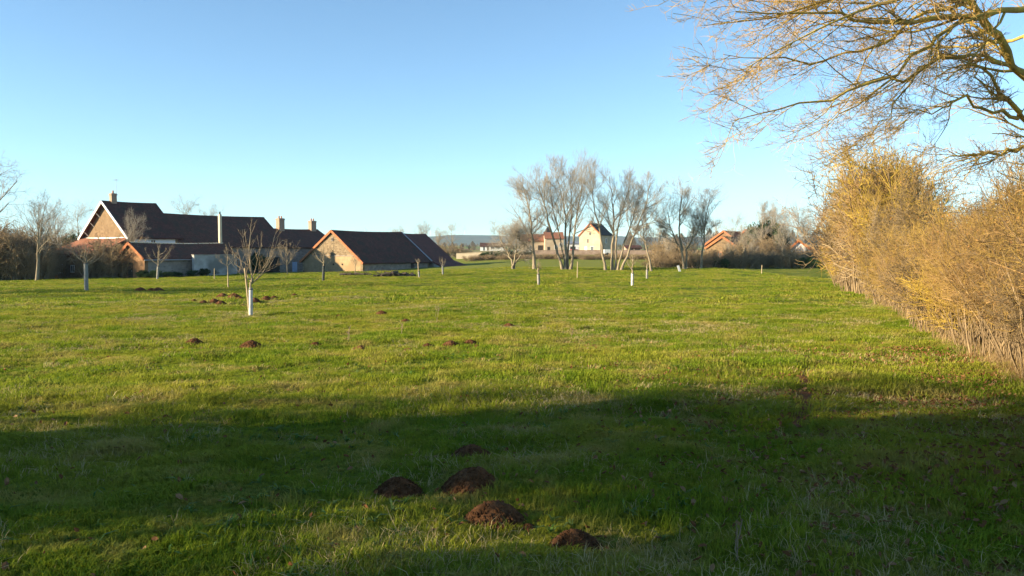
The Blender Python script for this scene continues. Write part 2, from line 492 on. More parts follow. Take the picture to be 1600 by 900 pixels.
def copy_tree(root, loc, rotz, scale=1.0, label=None):
    r_ = root.copy(); C.objects.link(r_)
    r_.location = loc; r_.rotation_euler = (0, 0, rotz); r_.scale = scale if hasattr(scale, '__len__') else (scale,) * 3
    if label:
        r_['label'] = label
    for ch in list(root.children):
        c = ch.copy(); C.objects.link(c); c.parent = r_
        for g in list(ch.children):
            d = g.copy(); C.objects.link(d); d.parent = c
    return r_

# ------------------------------------------------------------------ ground, hills
def build_ground():
    fine = np.radians(np.arange(-48, 48.01, .4)); coarse = np.radians(np.arange(52, 309, 4.0))
    ang = np.concatenate([fine, coarse])                 # measured from +Y, clockwise
    rad = np.concatenate([[.4], np.geomspace(1.2, 30, 150), np.geomspace(31, 320, 120), np.geomspace(330, 12000, 50)])
    A, RR = np.meshgrid(ang, rad)
    X = np.sin(A) * RR; Y = np.cos(A) * RR
    Z = hfull(X, Y)
    n = len(ang); k = len(rad)
    V = np.stack([X, Y, Z], -1).reshape(-1, 3)
    idx = np.arange(n * k).reshape(k, n); nx = np.roll(idx, -1, 1)
    F = np.stack([idx[:-1], idx[1:], nx[1:], nx[:-1]], -1).reshape(-1, 4)
    # close the middle with a fan of quads folded onto the centre
    V = np.vstack([V, [[0, 0, float(hfull(0, 0))]]])
    me = raw_mesh('ground', V, F, 4, M['ground'], True)
    o = obj('ground', me); o['kind'] = 'structure'
build_ground()

def build_hills():
    xs = np.linspace(-6500, 6500, 260); ys = np.linspace(2300, 4600, 36)
    X, Y = np.meshgrid(xs, ys)
    ridge = np.exp(-((Y - 3500) / 700) ** 2)
    wood = np.abs(vnoise(X / 60, Y / 60, 31)) * 9 + np.abs(vnoise(X / 25, Y / 25, 33)) * 5
    Z = hbase(X, Y) - 6 + ridge * (36 + 9 * vnoise(X / 900, Y / 1500, 21) + 6 * vnoise(X / 300, Y / 400, 22)) + wood * ridge
    n = len(xs); k = len(ys)
    idx = np.arange(n * k).reshape(k, n)
    F = np.stack([idx[:-1, :-1], idx[:-1, 1:], idx[1:, 1:], idx[1:, :-1]], -1).reshape(-1, 4)
    m, nt, out = new_mat('wooded_hills')
    pos = geo_pos(nt)
    col = ramp(nt, [(.35, (.045, .06, .025)), (.6, (.09, .08, .045)), (.75, (.11, .13, .04))], noise(nt, .004, 6, .6, pos))
    p = N(nt, 'ShaderNodeBsdfPrincipled'); p.inputs['Roughness'].default_value = 1; nt.links.new(col, p.inputs['Base Color'])
    nt.links.new(p.outputs[0], out.inputs[0])
    o = obj('hills', raw_mesh('hills', np.stack([X, Y, Z], -1).reshape(-1, 3), F, 4, m, True)); o['kind'] = 'structure'
build_hills()

# ------------------------------------------------------------------ buildings
def sag(u, L):
    return -.011 * min(L, 12) * math.sin(math.pi * u) if L > 5 else 0.0

def roof_slab(mb, pts, t=.16):
    if len(pts) == 4:
        return roof_grid(mb, [Vector(p) for p in pts], t)
    n = (Vector(pts[1]) - Vector(pts[0])).cross(Vector(pts[2]) - Vector(pts[0])).normalized()
    if n.z < 0:
        n = -n
    mb.poly_solid([Vector(p) + n * .03 for p in pts], n * t)

_rs = [0]
def roof_grid(mb, P, t):
    """old roof: pts ridge0, ridge1, eave1, eave0; ridge dips a little and the courses waver"""
    n = (P[1] - P[0]).cross(P[3] - P[0]).normalized()
    if n.z < 0:
        n = -n
    L = (P[1] - P[0]).length; nu, nv = max(2, int(L / 1.2)), 5
    _rs[0] += 1; b = len(mb.v)
    for k in range(2):
        for j in range(nv + 1):
            for i in range(nu + 1):
                u, v = i / nu, j / nv
                q = (P[0] * (1 - u) + P[1] * u) * (1 - v) + (P[3] * (1 - u) + P[2] * u) * v
                w_ = float(vnoise(u * L / 2.3 + _rs[0] * 7.1, v * 3.1, 5)) * .045 * (1 if 0 < j else .3)
                q = q + n * (.03 + k * t + w_) + Vector((0, 0, sag(u, L) * (1 - v)))
                mb.v.append(tuple(q))
    W = nu + 1; H = W * (nv + 1)
    for j in range(nv):
        for i in range(nu):
            a = b + j * W + i
            mb.f.append((a, a + 1, a + 1 + W, a + W)); mb.f.append((a + H, a + H + W, a + H + W + 1, a + H + 1))
    for i in range(nu):
        for j in (0, nv):
            a = b + j * W + i
            mb.f.append((a, a + H, a + H + 1, a + 1))
    for j in range(nv):
        for i in (0, nu):
            a = b + j * W + i
            mb.f.append((a, a + W, a + W + H, a + H))

def window(root, x0, x1, z0, z1, plane, axis, frame='white_paint', pane='glass', out=-1, name='window'):
    """axis 'y': opening in a wall facing local -Y (plane is y); axis 'x': in a wall facing +X"""
    def bx(mb, a0, a1, c0, c1, d0, d1):
        lo, hi = sorted((plane + out * d0, plane + out * d1))
        if axis == 'y':
            mb.box(a0, a1, lo, hi, c0, c1)
        else:
            mb.box(lo, hi, a0, a1, c0, c1)
    f = MB(); w_ = .09
    bx(f, x0, x0 + w_, z0, z1, -.02, .07); bx(f, x1 - w_, x1, z0, z1, -.02, .07)
    bx(f, x0 + w_, x1 - w_, z0, z0 + w_, -.02, .065); bx(f, x0 + w_, x1 - w_, z1 - w_, z1, -.02, .065)
    cx_ = (x0 + x1) / 2; bx(f, cx_ - .03, cx_ + .03, z0 + w_, z1 - w_, -.02, .05)
    fo = f.build(name, frame, root)
    p = MB(); bx(p, x0 + w_, cx_ - .03, z0 + w_, z1 - w_, -.02, .02); p.build('pane', pane, fo)
    p = MB(); bx(p, cx_ + .03, x1 - w_, z0 + w_, z1 - w_, -.02, .02); p.build('pane', pane, fo)
    return fo

def door(root, x0, x1, z0, z1, plane, axis, mat, out=-1, handle=True):
    def bx(mb, a0, a1, c0, c1, d0, d1):
        lo, hi = sorted((plane + out * d0, plane + out * d1))
        if axis == 'y':
            mb.box(a0, a1, lo, hi, c0, c1)
        else:
            mb.box(lo, hi, a0, a1, c0, c1)
    d = MB(); n = max(3, int((x1 - x0) / .25)); w_ = (x1 - x0) / n
    for i in range(n):
        bx(d, x0 + i * w_ + .008, x0 + (i + 1) * w_ - .008, z0, z1, -.05, .04 + .006 * (i % 2))
    o = d.build('door', mat, root)
    if handle:
        h = MB(); bx(h, x1 - .16, x1 - .1, z0 + .95, z0 + 1.1, .05, .09); h.build('handle', 'metal', o)
    return o

def chimney(root, x, y, z0, z1, w_, d_, mat='brick', pots=2):
    m = MB(); m.box(x - w_ / 2, x + w_ / 2, y - d_ / 2, y + d_ / 2, z0, z1)
    m.box(x - w_ / 2 - .06, x + w_ / 2 + .06, y - d_ / 2 - .06, y + d_ / 2 + .06, z1 - .28, z1 - .12)
    o = m.build('chimney', mat, root)
    for i in range(pots):
        yy = y + (i - (pots - 1) / 2) * d_ * .45
        MB().tube((x, yy, z1 - .01), (x, yy, z1 + .4), .13, .10, 8).build('chimney_pot', 'pot', o)
    return o

def house(name, label, cat, X0, Y0, th, L, wl, wr, zg, zr, zl, zrt, wall='stone_tan', gable=None, roof='tile_old', side=None,
          over=.3, endover=.3, verge=None, group=None, ridge_tiles=True):
    """gabled building; local +Y runs along the ridge, local +X is its right-hand side; heights are world z"""
    root = thing(name, label, cat, (X0, Y0, zg), R(th - 90), group)
    r, el, er = zr - zg, zl - zg, zrt - zg
    t = .45
    g = [(-wl, 0, -1.0), (wr, 0, -1.0), (wr, 0, er), (0, 0, r), (-wl, 0, el)]
    MB().poly_solid(g, (0, t, 0)).build('gable_wall', gable or wall, root)
    MB().poly_solid([(x, L - t, z) for x, _, z in g], (0, t, 0)).build('gable_wall', gable or wall, root)
    m = MB(); m.box(-wl, -wl + t, t, L - t, -1.0, el); m.build('side_wall', wall, root)
    m = MB(); m.box(wr - t, wr, t, L - t, -1.0, er); m.build('side_wall', side or wall, root)
    sl = (r - el) / wl; sr = (r - er) / wr
    m = MB(); roof_slab(m, [(0, -endover, r), (0, L + endover, r), (-wl - over, L + endover, el - over * sl), (-wl - over, -endover, el - over * sl)])
    m.build('roof_slope', roof, root)
    m = MB(); roof_slab(m, [(0.004, -endover, r), (0.004, L + endover, r), (wr + over, L + endover, er - over * sr), (wr + over, -endover, er - over * sr)])
    ro = m.build('roof_slope', roof, root)
    if ridge_tiles:
        n = max(2, int((L + 2 * endover) / .42)); st = (L + 2 * endover) / n
        m = MB()
        for i in range(n):
            y = -endover + i * st
            g_ = sag((i + .5) / n, L)
            m.tube((0, y, r + .16 + g_), (0, y + st * 1.02, r + .16 + g_), .13, .115, 6)
        o = m.build('ridge_tiles', roof, root); o['kind'] = 'stuff'
    if verge:
        for (x, z, s_) in ((-wl - over, el - over * sl, -1), (wr + over, er - over * sr, 1)):
            m = MB(); m.bar((0, -endover - .04, r + .12), (x, -endover - .04, z + .12), .10, .34)
            m.build('verge_board', verge, root)
    return root

TH = 55
# --- the long range of farm buildings
zf = gz(-54, 110) - .2
fh = house('farmhouse', 'tall tan farmhouse with white bargeboards, brick chimney and aerial', 'house', -55.9, 110, TH, 6.85, 6.0, 6.2,
           zf, 8.3, 3.5, 3.5, wall='white_paint', gable='stone_tan', roof='tile_dark', verge=None, over=.35, endover=.55)
for s_ in (-1, 1):
    m = MB(); x = s_ * 6.5; zz = 3.5 - zf - .35
    m.bar((0, -.62, 8.3 - zf + .08), (x, -.62, zz + .08), .09, .30); m.build('bargeboard', 'white_paint', fh)
    for k in range(1, 4):
        f = k / 4.0
        m = MB(); m.bar((x * f, -.5, 8.3 - zf - .2 - f * (8.3 - zf - zz)), (x * f, .05, 8.3 - zf - .75 - f * (8.3 - zf - zz)), .08, .08)
        m.build('bracket', 'white_paint', fh)
MB().box(-5.9, 6.1, -.10, -.003, 3.33 - zf, 3.5 - zf).build('string_course', 'white_paint', fh)
ch = chimney(fh, .1, 1.0, 8.0 - zf, 9.6 - zf, .6, .75, 'brick', 1)
m = MB(); m.tube((.45, 1.3, 9.0 - zf), (.45, 1.3, 11.6 - zf), .03, .025, 6)
m.bar((.45 - .55, 1.3, 11.45 - zf), (.45 + .5, 1.3, 11.45 - zf), .03, .03)
for k in range(5):
    m.bar((.45 - .5 + k * .22, 1.0, 11.45 - zf), (.45 - .5 + k * .22, 1.6, 11.45 - zf), .02, .02)
m.build('aerial', 'metal', fh)
window(fh, 2.7, 3.5, 2.0 + 2.85 - 1.0 + .6, 2.0 + 2.85 + .5, 6.2, 'x', out=1)
m = MB(); roof_slab(m, [(-6.0, -.02, 3.3 - zf), (6.0, -.02, 3.3 - zf), (6.6, -4.7, 1.1 - zf), (-7.4, -4.7, 1.1 - zf)])
m.build('lean_to_roof', 'tile_red', fh)
m = MB(); m.poly_solid([(-6.9, -4.3, -1), (6.2, -4.3, -1), (6.2, -4.3, 1.15 - zf), (-6.9, -4.3, 1.15 - zf)], (0, .35, 0))
m.poly_solid([(-6.9, -3.95, -1), (-6.9, -3.95, 1.15 - zf), (-6.1, -.05, 3.0 - zf), (-6.1, -.05, -1)], (.35, 0, 0))
m.build('lean_to_wall', 'stone_red', fh)
window(fh, -4.6, -3.4, .75, 2.0, -4.3, 'y')
window(fh, -1.2, -.2, .9, 1.9, -4.3, 'y')

u = 6.95
X2, Y2 = -55.9 + math.cos(R(TH)) * u, 110 + math.sin(R(TH)) * u
lb = house('long_barn', 'long dark barn roof joined to the farmhouse behind a low outbuilding', 'barn', X2, Y2, TH, 19.0, 6.2, 6.2,
           zf - .3, 6.95, 2.3, 2.3, wall='stone_grey', roof='tile_old')
door(lb, 14.2, 17.4, 0, 3.1, 6.2, 'x', 'dark_wood', out=1)
door(lb, 4.0, 5.0, 0, 2.1, 6.2, 'x', 'dark_wood', out=1)
window(lb, 8.5, 9.4, 1.3, 2.3, 6.2, 'x', out=1)
u = 26.4
X4, Y4 = -55.9 + math.cos(R(TH)) * u, 110 + math.sin(R(TH)) * u
cg = house('cottage', 'farm cottage with two brick chimneys and a pale blue door', 'house', X4, Y4, TH, 11.0, 5.5, 5.5,
           zf - .5, 5.2, 2.2, 2.2, wall='stone_grey', roof='tile_old')
chimney(cg, .2, 3.0, 4.4 - zf, 7.6 - zf, .85, 1.1, 'brick', 2)
chimney(cg, .2, 9.9, 4.4 - zf, 7.4 - zf, .8, 1.1, 'brick', 2)
door(cg, 1.0, 2.0, .1, 2.5, 5.5, 'x', 'blue_paint', out=1)
window(cg, 3.6, 4.6, 1.2, 2.4, 5.5, 'x', out=1)

zo = gz(-44, 99) - .15
ob = house('outbuilding', 'low outbuilding with a long red tiled roof and a tall thin flue', 'shed', -46.9, 98, TH, 13.2, 2.5, 3.05,
           zo, 2.5, .85, .70, wall='stone_grey', gable='stone_red', roof='tile_old', verge='verge', over=.3, endover=.25)
m = MB(); m.box(-.17, .17, 12.5, 12.84, 2.45 - zo, 6.6 - zo); fl = m.build('chimney', 'cream_wall', ob)
MB().tube((0, 12.67, 6.58 - zo), (0, 12.67, 6.95 - zo), .12, .10, 8).build('chimney_pot', 'tube_dark', fl)
MB().tube((3.42, -.2, .53 - zo), (3.42, 13.3, .53 - zo), .07, .07, 8).build('gutter', 'metal', ob)
door(ob, -.55, .45, 0, 2.0, 0, 'y', 'dark_wood')
for k in range(24):
    y = k * .55
    g_ = sag((y + .5) / 13.7, 13.7)
    MB().tube((0, y, 2.69 - zo + g_), (0, y + .5, 2.69 - zo + g_), .13, .11, 6).build('ridge_tile', 'cream_wall', ob)

yw = thing('yard_wall', 'whitewashed yard wall standing in front of the low outbuilding', 'wall',
           (-46.9 + .82 * 4.1 + .57 * 5.7, 98 - .57 * 4.1 + .82 * 5.7, zo), R(TH - 90))
MB().box(0, .45, 0, 6.3, -1, 1.1 - zo).build('masonry', 'lime', yw)
MB().box(-.06, .51, -.06, 6.36, 1.1 - zo, 1.2 - zo).build('coping', 'stone_grey', yw)

# --- the big barn with the catslide roof
zb = gz(-24, 117) - .1
bn = house('stone_barn', 'stone gabled barn with a deep roof running down to the grass at one end', 'barn', -27, 120, TH, 14.8, 6.8, 6.33,
           zb, 4.54, .02, -.06, wall='stone_grey', gable='stone_barn', roof='tile_dark', verge='verge', over=.35, endover=.25)
r5 = 4.54 - zb; e5 = -.06 - zb
MB().poly_solid([(-6.3, -.05, -1), (6.0, -.05, -1), (6.0, -.05, 1.35), (4.75, -.05, 2.35), (-4.9, -.05, 2.35), (-6.3, -.05, 1.4)], (0, .047, 0)).build('rendered_panel', 'render_tan', bn)
MB().bar((-4.9, -.1, 2.4), (4.8, -.1, 2.4), .08, .1).build('string_course', 'stone_grey', bn)
for xx in (-1.9, .1, 2.0):
    MB().box(xx, xx + .28, -.09, .02, 1.0, 1.25).build('vent_hole', 'opening', bn)
window(bn, -.22, .22, 4.6, 5.2, 0, 'y', frame='stone_grey', pane='opening')
m = MB(); m.bar((0, 15.1, r5 + .25), (6.65, 15.1, e5 + .05), .22, .12); m.build('flashing', 'metal', bn)
yl0, yl1 = 15.25, 21.0
r6 = r5 - .12
m = MB(); roof_slab(m, [(0, yl0, r6), (0, yl1, r6), (6.33, yl1, e5 - .05), (6.33, yl0, e5 - .05)])
m.build('catslide_roof', 'tile_plum', bn)
m = MB(); roof_slab(m, [(6.36, yl0, e5 - .06), (6.36, yl1, e5 - .06), (11.3, yl1, .02), (10.0, yl0, .05)])
m.build('catslide_roof', 'tile_plum', bn)
m = MB(); roof_slab(m, [(-.004, yl0, r6), (-.004, yl1, r6), (-7.1, yl1, e5 - .2), (-7.1, yl0, e5 - .2)])
m.build('roof_slope', 'tile_plum', bn)
for yy in (yl0 + .02, yl1 - .6):
    MB().poly_solid([(-6.8, yy, -1), (9.1, yy, -1), (9.1, yy, .15), (6.33, yy, e5 - .12), (0, yy, r6 - .06), (-6.8, yy, e5 - .12)], (0, .4, 0)).build('gable_wall', 'lime', bn)
MB().box(8.8, 9.1, yl0 + .45, yl1 - .62, -1, .2).build('side_wall', 'stone_grey', bn)
door(bn, 10.4, 11.2, 0, 1.45, 6.33, 'x', 'dark_wood', out=1)

# --- village houses beyond the tall trees
def zat(py, Y):
    return EYE + (392 - py) * Y / FPX
zt = gz(26, 240)
th_ = house('tall_house', 'tall cream gabled house with a slate roof standing between the bare trees', 'house', 23.5, 240, TH, 7.0, 3.75, 3.5,
            zt, zat(350, 240), zat(368, 240), zat(367, 240), wall='cream', roof='slate', over=.3, endover=.2, verge='verge')
chimney(th_, 0, .7, 8.2, 9.9, .6, .8, 'brick', 0)
window(th_, -.3, .3, 5.6, 6.5, 0, 'y', frame='stone_grey', pane='glass')
door(th_, -1.9, -1.0, 0, 2.2, 0, 'y', 'white_paint')
window(th_, .1, 1.3, .2, 2.3, 0, 'y'); window(th_, -1.2, -.4, 3.2, 4.6, 0, 'y', frame='cream_wall')
window(th_, 3.0, 4.0, 3.2, 4.6, 3.5, 'x', out=1)

def blk(name, label, px0, px1, D, yr, ye, yb, depth, roof, wall, wins, cat='house', th=2):
    a = at(px0, yb, D); b = at(px1, yb, D)
    L = (b - a).length
    zg = gz((a.x + b.x) / 2, D)
    # local +Y along the picture's horizontal: turn the ridge to run to the right
    root = house(name, label, cat, a.x, D + depth / 2, th, L, depth / 2, depth / 2, zg, zat(yr, D), zat(ye, D), zat(ye, D),
                 wall=wall, roof=roof, over=.25, endover=.2, ridge_tiles=False)
    for (f0, f1, z0, z1, kind) in wins:
        if kind == 'd':
            door(root, f0 * L, f1 * L, z0, z1, depth / 2, 'x', 'dark_wood', out=1, handle=False)
        else:
            window(root, f0 * L, f1 * L, z0, z1, depth / 2, 'x', out=1)
    return root
blk('bungalow', 'long low white house with a dark roof on its own beyond the fields', 750, 789, 430, 379.5, 385.5, 394, 7, 'tile_dark', 'white_paint',
    [(.12, .18, .1, 2.1, 'd'), (.27, .34, .1, 2.2, 'd'), (.42, .56, .9, 2.1, 'w'), (.68, .78, .9, 2.1, 'w')])
blk('red_roofed_house', 'cream house with a broad red roof behind the churchyard', 814, 850, 262, 366, 377, 396, 7, 'tile_red', 'cream',
    [(.35, .5, 1.2, 2.6, 'w'), (.72, .95, .1, 2.6, 'd')])
blk('red_roofed_house', 'narrow cream house with a higher red roof, beside the slim tree stems', 851, 880, 258, 363, 373, 396, 8, 'tile_red', 'cream',
    [(.12, .26, .1, 2.1, 'd'), (.5, .66, 1.3, 2.7, 'w'), (.76, .92, 2.0, 3.4, 'w')])
blk('garden_shed', 'tiny pale shed on the field edge by a far bare tree', 713, 719, 330, 389.5, 391.5, 395, 3, 'tile_red', 'cream', [(.4, .7, .1, 1.2, 'd')], 'shed')
blk('farm_shed', 'grey metal shed half hidden behind the tall cream house', 885, 912, 275, 378, 381, 395, 6, 'metal', 'white_paint', [(.2, .5, .1, 2.2, 'd'), (.7, .9, .1, 2, 'd')], 'shed')
blk('cart_shed', 'open dark shed behind the leaning tree stems', 978, 1002, 225, 384, 388, 398, 6, 'tile_dark', 'stone_pink', [(.1, .45, .1, 2.0, 'd'), (.55, .9, .1, 2.0, 'd')], 'shed')
# slate-capped tower behind the red roofs
p = at(856, 392, 275); tw = thing('tower', 'small square tower with a pointed slate cap behind red roofs', 'tower', (p.x, 278, gz(p.x, 275)), R(20))
MB().box(-1.3, 1.3, -1.3, 1.3, -.5, 5.6).build('tower_wall', 'stone_pink', tw)
m = MB(); b = 0
m.v = [(-1.5, -1.5, 5.6), (1.5, -1.5, 5.6), (1.5, 1.5, 5.6), (-1.5, 1.5, 5.6), (0, 0, 9.4)]; m.f = [(0, 1, 4), (1, 2, 4), (2, 3, 4), (3, 0, 4), (3, 2, 1, 0)]
m.build('tower_cap', 'slate', tw)

# --- orange-roofed houses behind the far shrubs
def cot(label, px, ya, D, wpx_l, wpx_r, ye, L, roof, wall, th=TH, wins=True, name='tiled_cottage'):
    a = at(px, ya, D); k = D / FPX
    zg = gz(a.x, D)
    zr = a.z; ze = zat(ye, D)
    root = house(name, label, 'house', a.x, D, th, L, wpx_l * k, wpx_r * k, zg, zr, ze, ze, wall=wall, roof=roof, verge='verge', over=.25, endover=.2)
    if wins:
        window(root, -.9, 0, .8, 1.9, 0, 'y', frame='pot'); window(root, .8, 1.6, .8, 1.9, 0, 'y')
    return root
cot('small stone cottage with an orange tiled verge, half hidden by far shrubs', 1129, 371, 136, 26, 26, 388, 6, 'tile_dark', 'stone_tan')
cot('taller orange-roofed house rising just behind the small stone cottage', 1131, 362, 152, 30, 30, 383, 9, 'tile_orange', 'stone_red', wins=False)
cot('red-roofed house beside the dark ivy-clad trees', 1166, 360, 158, 28, 28, 382, 9, 'tile_red', 'stone_red', wins=False)
cot('little white-walled shed with a bright orange roof near the hedge end', 1248, 377, 122, 16, 20, 393, 5, 'tile_orange', 'white_paint', wins=False, th=70)
print('buildings done')

# ------------------------------------------------------------------ walls, headstones and small village things
def wall_run(name, label, pts, h, t, mat, cope=None):
    root = thing(name, label, 'wall', pts[0])
    m = MB()
    o = Vector(pts[0])
    for a, b in zip(pts[:-1], pts[1:]):
        a_ = Vector(a) - o; b_ = Vector(b) - o
        d = (b_ - a_); d.z = 0; nrm = Vector((-d.y, d.x, 0)).normalized() * t
        m.poly_solid([a_ + Vector((0, 0, -.6)), b_ + Vector((0, 0, -.6)), b_ + Vector((0, 0, h)), a_ + Vector((0, 0, h))], nrm)
    m.build('masonry', mat, root)
    m = MB()
    for a, b in zip(pts[:-1], pts[1:]):
        m.bar(Vector(a) - o + Vector((0, t / 2, h + .05)), Vector(b) - o + Vector((0, t / 2, h + .05)), t + .12, .1)
    m.build('coping', cope or mat, root)
def gl(pxs, Y):
    out = []
    for q in pxs:
        a, _ = ray(q, 400); out.append(Vector((a * Y, Y, gz(a * Y, Y))))
    return out
wall_run('stone_wall', 'long low pinkish stone wall running below the village houses', gl([828, 870, 910, 950, 1000, 1040], 212), 1.15, .4, 'stone_pink')
wall_run('retaining_wall', 'short cream rendered wall beside the barn end of the meadow', gl([713, 735, 753], 185), 1.25, .35, 'cream_wall')
hs = []
for i in range(16):
    px = 784 + i * 3.1 + random.uniform(-1, 1); Y = random.uniform(196, 210)
    a, _ = ray(px, 400); x = a * Y
    r_ = thing('headstone', 'stone cross standing among the churchyard headstones above the dark hedge' if i % 4 == 0 else 'upright round-topped headstone in the small churchyard above the dark hedge', 'headstone', (x, Y, gz(x, Y)), random.uniform(-.3, .3), 'churchyard headstones')
    h = random.uniform(.8, 1.5); w_ = random.uniform(.28, .42)
    if i % 4 == 0:
        m = MB(); m.box(-.09, .09, -.08, .08, .25, h + .5); m.box(-.36, .36, -.075, .075, h + .05, h + .22)
        m.build('cross', 'headstone', r_)
    else:
        m = MB(); pr_ = [(-w_, 0, .2), (w_, 0, .2), (w_, 0, h)] + [(w_ * math.cos(t), 0, h + w_ * .7 * math.sin(t)) for t in np.linspace(.4, math.pi - .4, 5)] + [(-w_, 0, h)]
        m.poly_solid(pr_, (0, .14, 0)); m.build('slab', 'headstone', r_)
    MB().box(-w_ - .12, w_ + .12, -.15, .3, -.2, .22).build('plinth', 'headstone', r_)
# white box trailer and a small red car by the tall house
p = gl([948], 206)[0]
tr = thing('box_trailer', 'small white box trailer parked beside the stone wall', 'trailer', p, R(10))
m = MB(); m.box(-.85, .85, -.6, .6, .4, 1.45); m.build('body', 'white_paint', tr)
for s_ in (-1, 1):
    MB().tube((0, s_ * .62, .3), (0, s_ * .75, .3), .3, .3, 12).build('wheel', 'tie', tr)
MB().bar((-.85, 0, .45), (-1.7, 0, .42), .08, .08).build('drawbar', 'metal', tr)
p = gl([899], 228)[0]
car = thing('parked_car', 'small red car parked in front of the tall cream house', 'car', p, R(8))
m = MB(); m.poly_solid([(-1.9, -.8, .35), (1.9, -.8, .35), (1.95, -.8, .75), (1.1, -.8, .9), (.5, -.8, 1.4), (-1.1, -.8, 1.42), (-1.75, -.8, .95), (-1.95, -.8, .85)], (0, 1.6, 0)); m.build('body', 'red_paint', car)
m = MB(); m.poly_solid([(.95, -.82, .92), (.45, -.82, 1.32), (-1.05, -.82, 1.34), (-1.5, -.82, .95)], (0, 1.64, 0)); m.build('window', 'glass', car)
for xx in (-1.2, 1.2):
    for s_ in (-1, 1):
        MB().tube((xx, s_ * .66, .3), (xx, s_ * .86, .3), .31, .31, 12).build('wheel', 'tie', car)
# leaning white board at the field edge
p = hit(1063, 425); bd = thing('board', 'white board leaning over at the edge of the far shrubs', 'board', p, R(10))
m = MB(); m.poly_solid([(-.18, 0, 0), (.12, 0, 0), (-.15, .02, .75), (-.42, .02, .72)], (0, .05, 0)); m.build('panel', 'white_paint', bd)
MB().bar((-.1, .1, -.1), (-.3, .1, .6), .05, .05).build('post', 'stake', bd)

# wind turbines on the far horizon
def turbine():
    t_ = thing('wind_turbine', 'faint white wind turbine on the far hazy skyline', 'wind turbine', (0, 0, 0), 0, 'turbines on the skyline')
    MB().tube((0, 0, -60), (0, 0, 90), 2.6, 1.4, 10).build('mast', 'turbine', t_)
    MB().box(-1.8, 1.8, -3, 6, 88.5, 92).build('nacelle', 'turbine', t_)
    hb = MB().tube((0, -3, 90), (0, -5.5, 90), 1.8, .7, 10).build('hub', 'turbine', t_)
    for k in range(3):
        a = R(90 + 120 * k)
        d = Vector((math.cos(a), 0, math.sin(a)))
        e = Vector((-math.sin(a), 0, math.cos(a)))
        c0 = Vector((0, -4.4, 90))
        m = MB(); m.poly_solid([c0 + d * 1.2 - e * 1.0, c0 + d * 9 - e * 2.2, c0 + d * 44 - e * .3, c0 + d * 44 + e * .3, c0 + d * 9 + e * .9, c0 + d * 1.2 + e * 1.0], (0, .5, 0))
        m.build('blade', 'turbine', t_)
    return t_
tb = turbine()
for i, px in enumerate((570, 609, 673, 726)):
    Y = 7600; q = at(px, 358, Y)
    o = tb if i == 0 else copy_tree(tb, (0, 0, 0), 0)
    o.location = (q.x, Y, q.z - 90); o.rotation_euler = (0, 0, .4)
    hubrot = i * .5

# ------------------------------------------------------------------ trees
def make_tree(name, label, base, stems, cat='tree', group=None, seed=1, nb=(12, 9, 7), twig_r=.0075, bark='bark_grey', twig='twig_grey',
              up=(.45, .28, .25), ang=((32, 72), (24, 55), (22, 52)), lr=(.34, .42, .45), start=.32, leaves=None):
    """stems: list of (points, base radius, tip radius); points in world space"""
    r = np.random.default_rng(seed)
    root = thing(name, label, cat, base, 0, group)
    o = np.array(base, float)
    fine = []
    for pts, r0, r1 in stems:
        K = 12
        line = smooth_line(pts, K, r, .05)[None] - o
        f = np.linspace(0, 1, K)
        rad = (r0 + (r1 - r0) * f ** .8)[None]
        rad[0, 0] *= 1.25
        L = np.linalg.norm(np.diff(line[0], axis=0), axis=1).sum()
        b1, q1 = grow(line, rad, nb[0], start, .98, ang[0], lr[0] * 1.12, 7, up[0], .10, .48, twig_r * 2.2, .35, r=r, tshape=.85)
        obj('trunk', tubes_mesh('trunk', [(line, rad, 8), (b1, q1, 5)], M[bark]), root)
        b2, q2 = grow(b1, q1, nb[1], .15, 1, ang[1], lr[1] * 1.1, 5, up[1], .12, .6, twig_r * 1.4, .4, r=r)
        b3, q3 = grow(b2, q2, max(4, nb[2] - 3), .12, 1, ang[2], .5, 4, up[2], .12, .6, twig_r, .6, r=r, lmin=.6)
        b4, q4 = grow(b3, q3, 2, .15, 1, ang[2], .55, 3, up[2], .12, .8, twig_r * .75, .7, r=r, lmin=.4)
        fine += [(b2, q2, 3), (b3, q3, 3), (b4, q4, 3)]
    obj('crown', tubes_mesh('crown', fine, M[twig]), root)
    return root

def pxstem(D, pts, r0, r1, dy=0.0, seed=0):
    """a stem traced up its height; the whole tree stands at distance D, its top leaning dy metres in depth"""
    out = []
    n = len(pts)
    y0_ = pts[0][1]
    for i, (x, y) in enumerate(pts):
        y = y0_ - (y0_ - y) * (1 - .13 * (i / (n - 1)))     # the twigs carry on above the drawn stem
        Y = D + dy * (i / (n - 1)) ** 1.3
        q = at(x, y, Y)
        if i == 0:
            q.z = gz(q.x, q.y) - .15
        out.append(q)
    return (out, r0, r1)

DT = 101.0
g0 = 'bare trees across the far side of the meadow'
def base_of(st):
    b = st[0][0][0]; return (b.x, b.y, b.z)
st = [pxstem(DT, [(801, 422), (802, 412), (795, 396), (785, 374), (780, 352)], .16, .03, 1, 1),
      pxstem(DT, [(802, 422), (803, 410), (806, 390), (808, 365), (806, 345)], .16, .03, -1),
      pxstem(DT, [(803, 422), (804, 412), (813, 398), (822, 378), (826, 358)], .13, .03, 1.5)]
make_tree('pollard_tree', 'short bushy pollard with a dark stump, shortest of the far bare trees', base_of(st), st, seed=11, nb=(16, 10, 7), lr=(.42, .42, .45), start=.25, up=(.1, .1, .05), group=g0)
st = [pxstem(DT - 1, [(835, 423), (834, 400), (832, 372), (829, 335), (824, 300), (818, 272)], .25, .03, 1.5),
      pxstem(DT - 1, [(834, 396), (822, 383), (812, 372), (800, 362)], .10, .02, -1.5)]
st[1][0][0].z = at(834, 396, DT - 1).z
